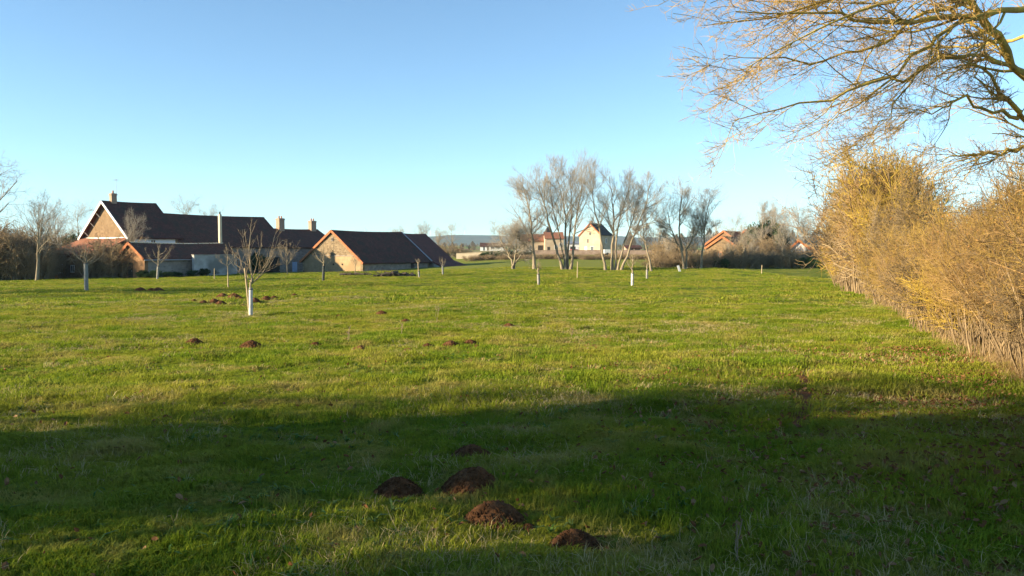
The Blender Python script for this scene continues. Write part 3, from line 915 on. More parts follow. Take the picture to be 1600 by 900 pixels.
make_tree('ash_tree', 'single-trunked bare tree with a low side limb beside the pollard', base_of(st), st, seed=12, nb=(17, 11, 8), lr=(.36, .42, .45), start=.30, group=g0)
st = [pxstem(DT, [(879, 423), (870, 393), (860, 353), (852, 319), (843, 281), (834, 258)], .20, .03, -1.5),
      pxstem(DT, [(883, 423), (884, 383), (883, 319), (875, 281), (868, 253)], .20, .03, 1),
      pxstem(DT + .5, [(887, 423), (888, 370), (893, 327), (893, 290), (891, 247)], .18, .03, 2),
      pxstem(DT, [(891, 423), (896, 383), (901, 332), (905, 298), (914, 256)], .20, .03, -1),
      pxstem(DT + .3, [(884, 423), (877, 375), (868, 340), (862, 315), (860, 262)], .12, .03, 1.5)]
make_tree('ash_tree', 'fan of slim bare stems rising from one stool, widest of the far trees', base_of(st), st, seed=13, nb=(15, 10, 8), start=.34, lr=(.36, .42, .42), group=g0)
st = [pxstem(DT - .5, [(946, 423), (942, 388), (937, 353), (929, 319), (924, 290), (930, 262)], .19, .03, -1)]
make_tree('ash_tree', 'slender bare tree leaning across the tall cream house', base_of(st), st, seed=14, nb=(15, 9, 8), start=.34, lr=(.36, .42, .42), group=g0)
st = [pxstem(DT, [(957, 423), (957, 383), (959, 332), (957, 300), (952, 253)], .22, .03, 1),
      pxstem(DT, [(962, 423), (963, 375), (967, 340), (976, 308), (984, 266)], .17, .03, -1),
      pxstem(DT - .3, [(965, 423), (972, 388), (983, 353), (994, 319), (999, 278)], .15, .03, 1.5),
      pxstem(DT - .5, [(970, 423), (981, 396), (992, 360), (1003, 332), (1011, 300), (1017, 264)], .18, .03, -1.5)]
make_tree('ash_tree', 'clump of bare stems spreading to one side with a dark leaning trunk', base_of(st), st, seed=15, nb=(14, 10, 8), start=.36, lr=(.35, .42, .42), group=g0)
st = [pxstem(DT - 2, [(1018, 424), (1013, 396), (1007, 373), (1006, 350), (1003, 330)], .16, .03, 1),
      pxstem(DT - 2, [(1009, 378), (1000, 366), (993, 360)], .07, .02, 1)]
st[1][0][0].z = at(1009, 378, DT - 2).z
make_tree('ash_tree', 'small dark-stemmed bare tree at the edge of the far clump', base_of(st), st, seed=16, nb=(10, 7, 6), start=.45, lr=(.3, .4, .45), group=g0)
st = [pxstem(106, [(1068, 424), (1067, 395), (1056, 371), (1045, 345), (1043, 318)], .19, .03, -1),
      pxstem(106, [(1066, 392), (1061, 355), (1062, 327), (1067, 278)], .16, .03, 1),
      pxstem(106, [(1072, 424), (1073, 384), (1082, 373), (1092, 349), (1096, 330)], .15, .03, 1.5)]
st[1][0][0].z = at(1066, 392, 106).z
make_tree('ash_tree', 'crooked twin-stemmed bare tree in front of the small stone cottage', base_of(st), st, seed=17, nb=(14, 10, 8), start=.35, lr=(.38, .42, .42), group=g0)
st = [pxstem(107, [(1095, 423), (1098, 393), (1100, 360), (1103, 327), (1110, 288)], .17, .03, 1)]
make_tree('ash_tree', 'upright bare tree with a straight pale trunk beside the twin-stemmed one', base_of(st), st, seed=18, nb=(18, 11, 8), start=.28, lr=(.34, .42, .42), group=g0)
st = [pxstem(128, [(1188, 418), (1190, 380), (1191, 345), (1192, 306)], .16, .02, 1)]
make_tree('birch_tree', 'slender pale birch standing above the far shrubs', base_of(st), st, seed=19, nb=(22, 8, 6), start=.3, lr=(.22, .42, .45), ang=((35, 60), (25, 60), (25, 65)), group=g0)
print('far trees done')

# generic winter trees for the backgrounds and the field sides
def generic_tree(name, label, h, spread, seed, nstem=1, nb=(16, 10, 7), twig_r=.008, **kw):
    r = np.random.default_rng(seed)
    st = []
    for i in range(nstem):
        a = r.random() * 6.28; s = spread * (.15 if nstem == 1 else .45)
        b = Vector((r.normal() * .1, r.normal() * .1, -.2))
        st.append(([b, Vector((math.cos(a) * s * .15, math.sin(a) * s * .15, h * .3)), Vector((math.cos(a) * s * .5, math.sin(a) * s * .5, h * .65)),
                    Vector((math.cos(a) * s, math.sin(a) * s, h))], .022 * h, .02))
    return make_tree(name, label, (0, 0, 0), st, seed=seed, nb=nb, twig_r=twig_r, **kw)

def put(o, px=None, D=None, xy=None, s=1.0, rz=0.0):
    if xy is None:
        a, _ = ray(px, 400); xy = (a * D, D)
    o.location = (xy[0], xy[1], gz(*xy) - .05); o.rotation_euler = (0, 0, rz); o.scale = (s,) * 3
    return o
gt = [generic_tree('bare_tree', 'x', 10, 2.5, 41, 1, lr=(.38, .42, .45), up=(.2, .15, .1), ang=((35, 65), (30, 60), (30, 65)), start=.25),
      generic_tree('bare_tree', 'x', 10, 3.5, 42, 2, nb=(13, 9, 7), lr=(.34, .42, .45), start=.3)]
used = [False, False]
def bare(k, label, px, D, top, rz=0.0, group=None):
    a, _ = ray(px, 400); x = a * D
    h = zat(top, D) - gz(x, D)
    if used[k]:
        o = copy_tree(gt[k], (0, 0, 0), 0)
    else:
        o = gt[k]; used[k] = True
    o['label'] = label
    if group:
        o['group'] = group
    elif 'group' in o:
        del o['group']
    return put(o, px, D, None, h / 10.5, rz)
bare(0, 'bare tree reaching into view at the left side of the meadow, above the thicket', -58, 72, 215, .3)
bare(1, 'thin bare tree standing up out of the thicket', 58, 92, 315, 1.1)
bare(0, 'bare tree with wide limbs behind the farmhouse lean-to', 122, 125, 330, 2.0)
bare(1, 'pale bare tree beside the wide-limbed one, behind the thicket', 92, 118, 335, 4.0)
g1 = 'rounded bare trees behind the farm roofs'
bare(0, 'rounded bare treetop showing above the long barn roof', 290, 190, 322, 1.3, g1)
bare(0, 'small bare treetop just above the barn ridge past the thin flue', 330, 200, 333, 2.7, g1)
bare(1, 'bare tree with a rounded head behind the end of the stone barn', 660, 230, 351, .4, g1)
bare(0, 'bare tree standing alone between the barn end and the low white house', 707, 250, 355, 3.3, g1)
bare(1, 'faint bare tree just behind the barn ridge flashing', 628, 260, 358, 5.3, g1)
bare(1, 'smaller bare tree between the two rounded ones past the barn', 683, 240, 360, 2.2, g1)
bare(0, 'rounded bare tree behind the red-roofed house', 1150, 170, 343, 1.9, g1)
bare(1, 'bare tree behind the ivy-clad trunks', 1215, 150, 325, 3.9, g1)
bare(0, 'bare tree above the orange-roofed shed', 1245, 145, 330, 5.1, g1)
bare(1, 'thin bare tree close behind the birch', 1200, 140, 330, .6, g1)
bare(0, 'bare tree between the ivy-covered trees and the orange shed', 1228, 138, 336, 2.5, g1)
bare(1, 'bare tree close against the end of the hedge', 1262, 130, 335, 4.6, g1)
bare(0, 'low bare tree behind the taller orange-roofed house', 1120, 165, 350, 3.6, g1)
for i_, (q_, d_, t_, l_) in enumerate([(1140, 115, 362, 'spindly bare tree in the far shrub line in front of the red-roofed house'), (1160, 118, 352, 'spindly bare tree in the far shrub line next to the birch'),
        (1178, 114, 368, 'small bare tree just in front of the birch'), (1224, 116, 350, 'spindly bare tree in front of the ivy-covered trees'), (1276, 112, 345, 'spindly bare tree where the far shrub line meets the hedge'),
        (1045, 118, 372, 'small bare tree beside the crooked twin-stemmed one')]):
    bare(i_ % 2, l_, q_, d_, t_, i_ * 1.9, g1)
bare(1, 'hazy bare tree behind the cart shed', 1028, 210, 352, .9, g1)
bare(0, 'bare tree behind the slate tower', 838, 300, 352, 4.4, g1)

M['wood_far'] = simple('wood_far', (.11, .09, .065), (.20, .165, .12), .08, 1.0)
def woodland(px0, px1, D, top, seed, n):
    r = np.random.default_rng(seed)
    a0, _ = ray(px0, 400); a1, _ = ray(px1, 400)
    x0, x1 = a0 * D, a1 * D
    hm = zat(top, D) - float(hbase((x0 + x1) / 2, D))
    m = max(6, int((x1 - x0) / (hm * .45)))
    cx = np.linspace(x0, x1, m) + r.normal(size=m) * hm * .2; ch_ = hm * (.45 + .6 * r.random(m)); cy = D + r.random(m) * hm * 2
    who = r.integers(0, m, n)
    t = r.random(n) ** .8
    w_ = np.sin(np.clip(t, .05, 1) * math.pi * .9 + .25) * ch_[who] * .36
    ang_ = r.random(n) * 6.283; q = np.sqrt(r.random(n))
    X = cx[who] + np.cos(ang_) * w_ * q; Y = cy[who] + np.sin(ang_) * w_ * q
    Z = hbase(X, Y) + t * ch_[who]
    d = np.stack([r.normal(size=n) * .4, r.normal(size=n) * .4, np.ones(n)], 1); d = unit(d) * (ch_[who] * .10)[:, None]
    p0 = np.stack([X, Y, Z], 1); pts = np.stack([p0 - d, p0 + d], 1)
    o = obj('far_woodland', tubes_mesh('far_woodland', [(pts, np.full((n, 2), D * .00011), 3)], M['wood_far'])); o['kind'] = 'stuff'
    o['label'] = 'hazy leafless woodland beyond the village'; o['category'] = 'woodland'
woodland(960, 1330, 330, 352, 91, 9000)
woodland(560, 745, 470, 376, 92, 4500)
woodland(640, 1000, 900, 380, 93, 6000)
woodland(-60, 560, 360, 366, 94, 7000)
woodland(780, 1000, 520, 377, 95, 4500)

# ------------------------------------------------------------------ shrubs: thickets and hedges
def shrub_meshes(seed, h, spread, nst, nb, twig_r, stem_r, lean=0.25, K=6, bstart=.12, swob=.13, tw=.14):
    r = np.random.default_rng(seed)
    a = r.random(nst) * 6.283; b = np.sqrt(r.random(nst)) * spread * .45
    p0 = np.stack([np.cos(a) * b, np.sin(a) * b, np.full(nst, -.15)], 1)
    a2 = r.random(nst) * 6.283
    d = np.stack([np.cos(a2) * lean, np.sin(a2) * lean, np.ones(nst)], 1); d = unit(d)
    L = h * (.6 + .45 * r.random(nst))
    pts = np.empty((nst, K, 3)); pts[:, 0] = p0
    for k in range(1, K):
        d = unit(d + r.normal(size=(nst, 3)) * swob)
        pts[:, k] = pts[:, k - 1] + d * (L / (K - 1))[:, None]
    rad = (stem_r * (.5 + .8 * r.random(nst) + 1.6 * (r.random(nst) < .12)))[:, None] * np.linspace(1, .35, K)[None]
    b1, q1 = grow(pts, rad, nb[0], bstart, 1, (22, 72), .33, 5, .2, tw, .6, twig_r * 1.3, .5, r=r, lmin=.2 * h / 3)
    b2, q2 = grow(b1, q1, nb[1], .1, 1, (25, 80), .5, 4, .05, tw * 1.3, .7, twig_r, .6, r=r, lmin=.12 * h / 3)
    b3, q3 = grow(b2, q2, nb[2], .1, 1, (25, 80), .55, 3, .0, tw * 1.5, .8, twig_r * .8, .7, r=r, lmin=.08 * h / 3) if nb[2] else (b2[:0], q2[:0])
    tips = np.concatenate([b1[:, -1], b2[:, 2]])
    return (pts, rad), (b1, q1), (b2, q2), (b3, q3), tips

def shrub_pair(seed, h, spread, nst, nb, twig_r, stem_r, stem, twig, nleaf=0, lean=.25, leafmat='hedge_leaf', leafsize=.03, bstart=.12, swob=.13, tw=.14):
    s0, s1, s2, s3, tips = shrub_meshes(seed, h, spread, nst, nb, twig_r, stem_r, lean, bstart=bstart, swob=swob, tw=tw)
    r = np.random.default_rng(seed + 100)
    ms = tubes_mesh('stems', [(s0[0], s0[1], 5)], M[stem])
    mt = tubes_mesh('twigs', [(s1[0], s1[1], 3), (s2[0], s2[1], 3)] + ([(s3[0], s3[1], 3)] if len(s3[0]) else []), M[twig])
    ml = None
    if nleaf:
        c = tips[r.integers(0, len(tips), nleaf)] + r.normal(size=(nleaf, 3)) * .05
        ml = leaf_quads(c, np.full(nleaf, leafsize), r, M[leafmat], 'leaves')
    return ms, mt, ml

def shrub_thing(name, label, meshes, loc, rz, s, cat='shrub', group=None):
    t_ = thing(name, label, cat, loc, rz, group, 1.0); t_.scale = s if hasattr(s, '__len__') else (s,) * 3
    for n_, me in zip(('stems', 'twigs', 'leaves'), meshes):
        if me:
            obj(n_, me, t_)
    return t_

far_shrubs = [shrub_pair(200 + i, 3.2, 3.0, 26, (14, 7, 0), .011, .03, 'bush_stem', 'bush_twig', 0, .35) for i in range(4)]
def shrubs_along(label, pxs, D, tops, group, jitter=2.0):
    for i, (px, top) in enumerate(zip(pxs, tops)):
        d = D + random.uniform(-jitter, jitter)
        a, _ = ray(px, 400); x = a * d
        z = gz(x, d); h = max(zat(top, d) - z, .8)
        s = h / 3.2
        shrub_thing('bare_shrub', label, far_shrubs[i % 4], (x, d, z), random.uniform(0, 6.28), (max(s, .8) * 1.1, max(s, .8) * 1.1, s), 'shrub', group)
# thicket at the left
pxs = list(np.linspace(-60, 60, 12)); tops = [350, 355, 348, 346, 352, 345, 350, 356, 358, 366, 376, 392]
shrubs_along('leafless brown bush in the tangled thicket left of the farmhouse', pxs, 97, tops, 'thicket left of the farmhouse')
shrubs_along('dark leafless bush in the second row of the thicket', list(np.linspace(-50, 66, 9)), 104, [360, 352, 356, 350, 358, 362, 366, 372, 380], 'back row of the thicket')
shrubs_along('brown leafless bush growing up in front of the farmhouse lean-to', [152, 163, 172, 181, 192, 214], 101, [384, 376, 368, 370, 384, 404], 'bushes in front of the farmhouse lean-to')
bare(1, 'slim bare tree rising in front of the right edge of the farmhouse gable', 203, 103, 338, 2.6).scale = (.55, .55, .75)
# far right shrub line
n_ = 30
pxs = np.linspace(1022, 1300, n_); tops = [402 - 16 * abs(math.sin(i * 1.7)) for i in range(n_)]
shrubs_along('tangled leafless shrub in the line closing off the far side of the meadow', pxs, 112, tops, 'shrub line at the far side of the meadow', 2.5)
pxs = np.linspace(1150, 1296, 14); tops = [(394 if 1228 < q < 1275 else 380) - 12 * abs(math.sin(i * 2.1)) for i, q in enumerate(pxs)]
shrubs_along('taller leafless shrub behind the far shrub line, near the birch', pxs, 122, tops, 'taller shrubs behind the far line', 2.5)
shrubs_along('rounded yellowish shrub behind the stone wall', [1030, 1042, 1052, 1062], 150, [374, 372, 372, 376], 'yellowish shrubs behind the wall')
shrubs_along('low bare shrub between the barn end and the cream wall', [668, 680, 694, 706, 722, 735], 200, [385, 380, 384, 378, 386, 390], 'low shrubs past the barn end')
# bramble strip below the village
brm = thing('bramble_strip', 'low reddish-brown strip of brambles running below the village', 'brambles', (0, 164, gz(0, 164)))
for i in range(40):
    px = 735 + i * 7.2; D = random.uniform(160, 168); a, _ = ray(px, 400); x = a * D
    p_ = obj('shrub', None, brm, Vector((x, D, gz(x, D))) - Vector(brm.location), i * 1.3, (.75, .75, random.uniform(.28, .42)))
    for n_, me in zip(('stems', 'twigs'), far_shrubs[i % 4]):
        obj(n_, me, p_)

def leafy_shrub(seed, h, rad_, n, size, mat, stemmat='bush_stem'):
    r = np.random.default_rng(seed)
    # clumps of leaves spread through an uneven volume
    k = 60
    cc = r.normal(size=(k, 3)); cc = unit(cc) * (r.random((k, 1)) ** .45)
    cc[:, :2] *= rad_; cc[:, 2] = h * (.52 + .46 * cc[:, 2])
    who = r.integers(0, k, n)
    pts = cc[who] + r.normal(size=(n, 3)) * np.array([rad_, rad_, h * .5]) * .13
    pts[:, 2] = np.clip(pts[:, 2], .1, None)
    ml = leaf_quads(pts, np.full(n, size), r, M[mat], 'foliage')
    st = np.stack([np.stack([np.array([r.normal() * .15, r.normal() * .15, -.2]) * (1 - f) + cc[i] * f for f in np.linspace(0, 1, 5)]) for i in range(24)])
    ms = tubes_mesh('stems', [(st, np.linspace(.05, .015, 5)[None].repeat(24, 0), 4)], M[stemmat])
    return ms, ml
ev = [leafy_shrub(300 + i, 3.0, 1.5, 5000, .10, 'ivy') for i in range(3)]
def ever(label, loc, s, k, group, rz=0, name='evergreen_shrub', cat='shrub'):
    t_ = thing(name, label, cat, loc, rz, group); t_.scale = s if hasattr(s, '__len__') else (s,) * 3
    obj('stems', ev[k][0], t_); obj('foliage', ev[k][1], t_)
chd = thing('evergreen_hedge', 'clipped dark evergreen hedge below the churchyard headstones', 'hedge', (-5, 178, gz(-5, 178)))
for i in range(16):
    px = 754 + i * 5.0; D = 178 + random.uniform(-1, 1); a, _ = ray(px, 400); x = a * D
    if 800 < px < 806: continue
    p_ = obj('shrub', None, chd, Vector((x, D, gz(x, D))) - Vector(chd.location), i, (.6, .6, random.uniform(.40, .52)))
    obj('stems', ev[i % 3][0], p_); obj('foliage', ev[i % 3][1], p_)
for i, (px, top, D, sx) in enumerate([(1172, 352, 132, 1.0), (1184, 348, 133, 1.1), (1198, 346, 134, 1.1), (1212, 350, 133, 1.0), (1222, 360, 131, .9)]):
    a, _ = ray(px, 400); x = a * D; h = zat(top, D) - gz(x, D)
    ever('dark ivy-covered tree behind the far shrubs, beside the birch', (x, D, gz(x, D)), (sx, sx, h / 3.0), i % 3, 'ivy-covered trees', i, 'ivy_tree', 'tree')
for i, (px, top, D, s_) in enumerate([(1083, 410, 110, .45), (1118, 408, 110, .5), (1132, 410, 109.5, .45), (1255, 408, 108, .5), (1268, 402, 107, .5), (1284, 404, 104, .5)]):
    a, _ = ray(px, 400); x = a * D
    ever('small dark green bush at the foot of the far shrub line', (x, D, gz(x, D)), s_, i % 3, 'green bushes at the foot of the shrub line', i)
for i, (px, D) in enumerate([(222, 95.5), (232, 95), (243, 95), (262, 97), (275, 98), (300, 99), (318, 101), (333, 103)]):
    a, _ = ray(px, 400); x = a * D
    ever('low dark green growth at the foot of the outbuilding wall', (x, D, gz(x, D)), (.5, .5, random.uniform(.2, .36)), i % 3, 'growth along the outbuilding wall', i)
for i, (px, top, D) in enumerate([(30, 366, 106), (70, 370, 108), (112, 368, 122), (122, 366, 123), (404, 396, 122)]):
    a, _ = ray(px, 400); x = a * D; h = zat(top, D) - gz(x, D)
    ever(['dark evergreen bush deep in the thicket', 'dark evergreen bush deep in the thicket', 'dark evergreen standing behind the lean-to roof', 'dark evergreen standing behind the lean-to roof',
          'dark green bush beside the barn door and the blue door'][i], (x, D, gz(x, D)), (1.0, 1.0, h / 3.0), i % 3, ['evergreens in the thicket', 'evergreens in the thicket', 'evergreens behind the lean-to', 'evergreens behind the lean-to', None][i], i)
print('shrubs done')

# ------------------------------------------------------------------ the hedge along the right side
tws = ['hedge_twig', 'hedge_brown', 'hedge_red', 'hedge_yellow', 'hedge_brown']
near_v = [shrub_pair(400 + i, 2.9, 1.2, 30, (11, 5, 2), .0027, .012, 'hedge_stem', tws[i], 260, .2, leafsize=.018, bstart=.36, swob=.13, tw=.22) for i in range(5)]
mid_v = [shrub_pair(420 + i, 3.0, 1.6, 24 + 3 * (i % 3), (12, 6, 0), .006, .014, 'hedge_stem', ['hedge_twig', 'hedge_brown', 'hedge_red', 'hedge_yellow', 'bush_twig'][i], 260, .2, leafsize=.028, bstart=.26, swob=.13, tw=.2) for i in range(5)]
line_px = [(1600, 592), (1500, 541), (1400, 487), (1340, 455), (1306, 438)]
lp = [hit(*q) for q in line_px]
lp = [Vector((lp[0].x - (lp[1].x - lp[0].x) * 1.2, lp[0].y - (lp[1].y - lp[0].y) * 1.2, 0))] + lp
print('hedge line', [(round(v.x, 1), round(v.y, 1)) for v in lp])
hedge = thing('hedge', 'tall leafless golden-brown hedge running along the side of the meadow', 'hedge', (lp[1].x, lp[1].y, gz(lp[1].x, lp[1].y)))
ho = Vector(hedge.location)
def hedge_plant(meshes, x, y, rz, s):
    z = gz(x, y)
    p_ = obj('shrub', None, hedge, Vector((x, y, z)) - ho, rz, s)
    for n_, me in zip(('stems', 'twigs', 'leaves'), meshes):
        if me:
            obj(n_, me, p_)
acc = 0.0; k = 0
for a, b in zip(lp[:-1], lp[1:]):
    d = Vector((b.x - a.x, b.y - a.y)); L = d.length; d.normalize(); nrm = Vector((d.y, -d.x))
    s_ = 0.0
    while s_ < L:
        y_here = a.y + d.y * s_
        step = .55 if y_here < 16 else (.8 if y_here < 28 else 1.2)
        for row in range(2):
            off = .45 + row * .85 + random.uniform(-.2, .2)
            x = a.x + d.x * (s_ + random.uniform(-.2, .2)) + nrm.x * off; y = a.y + d.y * (s_ + random.uniform(-.2, .2)) + nrm.y * off
            tall = 1.0 + 1.25 * float(sstep(y, 32, 44)) * (1 - .25 * float(sstep(y, 55, 62)))
            hgt = tall * (1 - .35 * float(sstep(y, 56, 62))) * random.uniform(.78, 1.16) * (1.0 + .14 * row) * (1.1 if y < 16 else 1.0)
            if y < 17:
                v = near_v[(1, 3, 4)[k % 3]] if row == 1 else near_v[(0, 3, 1, 0, 2, 4)[k % 6] if y < 13 else (0, 1, 2, 4)[k % 4]]  # back row mostly dark brown: shadow inside the hedge put into twig colour
            else:
                v = mid_v[random.choice((0, 0, 1, 2, 3, 3, 4))]
            wd = max(hgt * random.uniform(.68, .85), .85)
            hedge_plant(v, x, y, random.uniform(0, 6.28), (wd, wd, hgt))
            k += 1
        s_ += step
print('hedge plants', k)

# ------------------------------------------------------------------ tree whose limbs hang over the hedge
def overhang():
    r = np.random.default_rng(77)
    bx_, by_ = 9.3, 13.2
    root = thing('field_maple', 'large bare tree with lichened limbs reaching out over the hedge', 'tree', (bx_, by_, gz(bx_, by_)))
    o = np.array(root.location)
    K = 14
    trunk = np.array([[bx_, by_, o[2] - .3], [bx_ + .05, by_, 1.2], [bx_ - .05, by_, 3.0], [bx_ + .1, by_ - .1, 5.0], [bx_ + .2, by_, 7.5], [bx_, by_ - .3, 10.5]])
    tl = smooth_line(trunk, K, r, .03)[None] - o
    tr_ = np.linspace(.24, .05, K)[None]
    def L(pts, r0, r1, K_=14):
        q = [at(x, y, d) for x, y, d in pts]
        return smooth_line(q, K_, r, .045) - o, np.linspace(r0, r1 * .8, K_) ** 1.0 * np.linspace(.64, .68, K_) * (1 + .12 * r.normal(size=K_))
    limbs = [
        L([(1660, 20, 13.1), (1600, 12, 12.6), (1532, 20, 12.2), (1482, 26, 11.9), (1414, 37, 11.5), (1347, 34, 11), (1250, 22, 10.5), (1150, 18, 10)], .085, .012),
        L([(1560, 16, 12.4), (1492, 38, 12), (1431, 84, 11.6), (1357, 135, 11.2), (1296, 148, 10.8), (1212, 175, 10.4), (1140, 190, 10)], .06, .007),
        L([(1650, 170, 13.2), (1600, 115, 13), (1576, 88, 12.8), (1546, 44, 12.5), (1509, 5, 12.2), (1450, -60, 12), (1380, -120, 11.5)], .11, .03),
        L([(1600, 112, 13), (1546, 91, 12.6), (1499, 84, 12.2), (1465, 97, 12), (1400, 120, 11.7), (1330, 160, 11.4), (1290, 200, 11.2)], .07, .008),
        L([(1660, 260, 13.2), (1600, 200, 13), (1576, 162, 12.7), (1563, 135, 12.5), (1540, 110, 12.2), (1500, 95, 12)], .085, .02),
        L([(1590, 185, 12.9), (1530, 165, 12.4), (1495, 158, 12), (1440, 175, 11.6), (1400, 200, 11.4)], .05, .007),
        L([(1660, 240, 13.2), (1600, 231, 13.3), (1560, 247, 13), (1516, 237, 12.7), (1460, 248, 12.4)], .06, .008),
        L([(1509, 5, 12.2), (1440, 30, 12), (1370, 70, 11.7), (1290, 95, 11.2), (1210, 100, 10.8), (1130, 85, 10.4)], .045, .007),
        L([(1600, -60, 13), (1480, -40, 12.3), (1360, -15, 11.6), (1260, 5, 11), (1170, 30, 10.6), (1100, 40, 10.3)], .07, .008),
        L([(1600, -30, 12), (1450, -20, 11.2), (1330, 20, 10.5), (1240, 60, 10.1), (1160, 110, 9.8)], .055, .007),
        L([(1492, 38, 12), (1440, 110, 11.8), (1400, 160, 11.6), (1370, 205, 11.4), (1340, 235, 11.3)], .035, .006),
        L([(1650, 80, 13.2), (1590, 60, 14), (1520, 70, 14.6), (1440, 75, 15), (1370, 100, 15.3)], .07, .01),
        L([(1480, -120, 12.3), (1380, -60, 11.5), (1290, -20, 10.8), (1200, -5, 10.4), (1110, 5, 10)], .05, .007),
    ]
    P = np.stack([a for a, _ in limbs]); Q = np.stack([b for _, b in limbs])
    obj('trunk', tubes_mesh('trunk', [(tl, tr_, 12)], M['bark_lichen']), root)
    for a, b in limbs:
        obj('limb', tubes_mesh('limb', [(a[None], b[None], 8)], M['bark_lichen']), root)
    # crown above the frame
    u1, v1 = grow(tl, tr_, 9, .5, 1, (30, 65), .38, 8, .2, .1, .6, .02, .3, r=r)
    bias = (-.30, -.08, -.10)
    b1, q1 = grow(P, Q, 13, .15, 1, (15, 48), .28, 8, -.02, .13, .5, .0055, .35, bias=bias, r=r, lmin=.9)
    b2, q2 = grow(b1, q1, 10, .1, 1, (20, 58), .38, 6, .06, .17, .55, .0034, .5, bias=(-.10, -.02, -.01), r=r, lmin=.35)
    b3, q3 = grow(b2, q2, 6, .1, 1, (25, 65), .40, 4, .14, .2, .7, .0024, .6, bias=(-.04, 0, .06), r=r, lmin=.10)
    u2, w2 = grow(u1, v1, 9, .15, 1, (20, 55), .4, 5, .1, .12, .6, .006, .4, r=r)
    u3, w3 = grow(u2, w2, 6, .1, 1, (20, 55), .45, 4, .1, .14, .7, .004, .5, r=r, lmin=.2)
    obj('branches', tubes_mesh('branches', [(u1, v1, 6), (b1, q1, 5)], M['bark_lichen']), root)
    obj('twigs', tubes_mesh('twigs', [(b2, q2, 3), (b3, q3, 3), (u2, w2, 3), (u3, w3, 3)], M['twig_lichen']), root)
overhang()
print('overhang done')

# ------------------------------------------------------------------ trees and hedge out of the frame, to the left and behind, that shade the meadow
ct, st_ = math.cos(SUN_T), math.sin(SUN_T)
def pq(p_, q_):
    return p_ * ct - q_ * st_, p_ * st_ + q_ * ct
def tall_ivy(seed, h, rad_, n):
    """clear stems with the ivy only in the head"""
    r = np.random.default_rng(seed); k = 30
    cc = unit(r.normal(size=(k, 3))) * (r.random((k, 1)) ** .45); cc[:, :2] *= rad_; cc[:, 2] = h * (.86 + .12 * cc[:, 2])
    pts = cc[r.integers(0, k, n)] + r.normal(size=(n, 3)) * np.array([rad_ * .15, rad_ * .15, h * .03])
    st = np.stack([np.stack([np.array([0, 0, -.2]) * (1 - f) + cc[i] * f for f in np.linspace(0, 1, 5)]) for i in range(5)])
    return tubes_mesh('stems', [(st, np.linspace(.06, .02, 5)[None].repeat(5, 0), 5)], M['bush_stem']), leaf_quads(pts, np.full(n, .1), r, M['ivy'], 'foliage')
ev.append(tall_ivy(340, 3.0, 1.1, 6000))
ev += [leafy_shrub(350 + i, 3.0, 1.5, 2300, .10, 'ivy') for i in range(3)]
for i, (p_, q_, h, wd, kk) in enumerate([(-14, 7.3, 6.2, .80, 0), (-16, 7.2, 6.4, .75, 1), (-14.5, 3.5, 6.2, .75, 2), (-14, 2.4, 6.6, 1.1, 0), (-16, 3.0, 6.6, .9, 1), (-15, .6, 7.2, 1.2, 2), (-17, 1.6, 7.4, 1.2, 0),
        (-14.5, -1.6, 7.0, 1.1, 1), (-17, -.8, 7.4, 1.2, 2), (-15, -4, 7.2, 1.2, 0), (-17, -3, 7.6, 1.2, 1), (-15.5, -6.5, 7.4, 1.2, 2), (-15, -9, 7.2, 1.2, 0), (-14.5, 5.8, 6.4, .75, 3), (-15, 4.9, 6.6, .8, 3), (-14.5, 4.2, 6.4, .5, 3), (-14.5, 8.1, 6.0, .55, 1), (-15, 7.9, 6.2, .6, 2), (-16, 6.5, 7.3, .6, 0)]):
    x, y = pq(p_, q_)
    ever('tall ivy-grown shrub in the boundary behind the photographer', (x, y, gz(x, y) - .1), (wd, wd, h / 2.85), kk if (kk == 3 or q_ < 3) else kk + 4, 'boundary shrubs behind the photographer', i)
for i, (p_, q_, s_) in enumerate([(-13, 8.9, .60), (-12.5, 6.2, .62), (-15, 5.2, .60), (-13.5, 8.2, .55), (-17, 9.6, .6)]):
    x, y = pq(p_, q_)
    o = copy_tree(gt[i % 2], (0, 0, 0), 0, 1.0, 'bare young tree among the boundary shrubs behind the photographer'); o['group'] = 'bare trees in the boundary behind the photographer'
    put(o, xy=(x, y), s=s_, rz=i * 1.7)
for i, (x, y, s_) in enumerate([(-62, 44, 1.45), (-66, 40, 1.35), (-60, 49, 1.25), (-70, 33, 1.3), (-64, 30, 1.1)]):
    k_ = i % 2
    o = copy_tree(gt[k_], (0, 0, 0), 0, 1.0, 'tall bare tree on the left boundary of the meadow'); o['group'] = 'trees on the left boundary'
    put(o, xy=(x, y), s=s_, rz=i * 1.1)

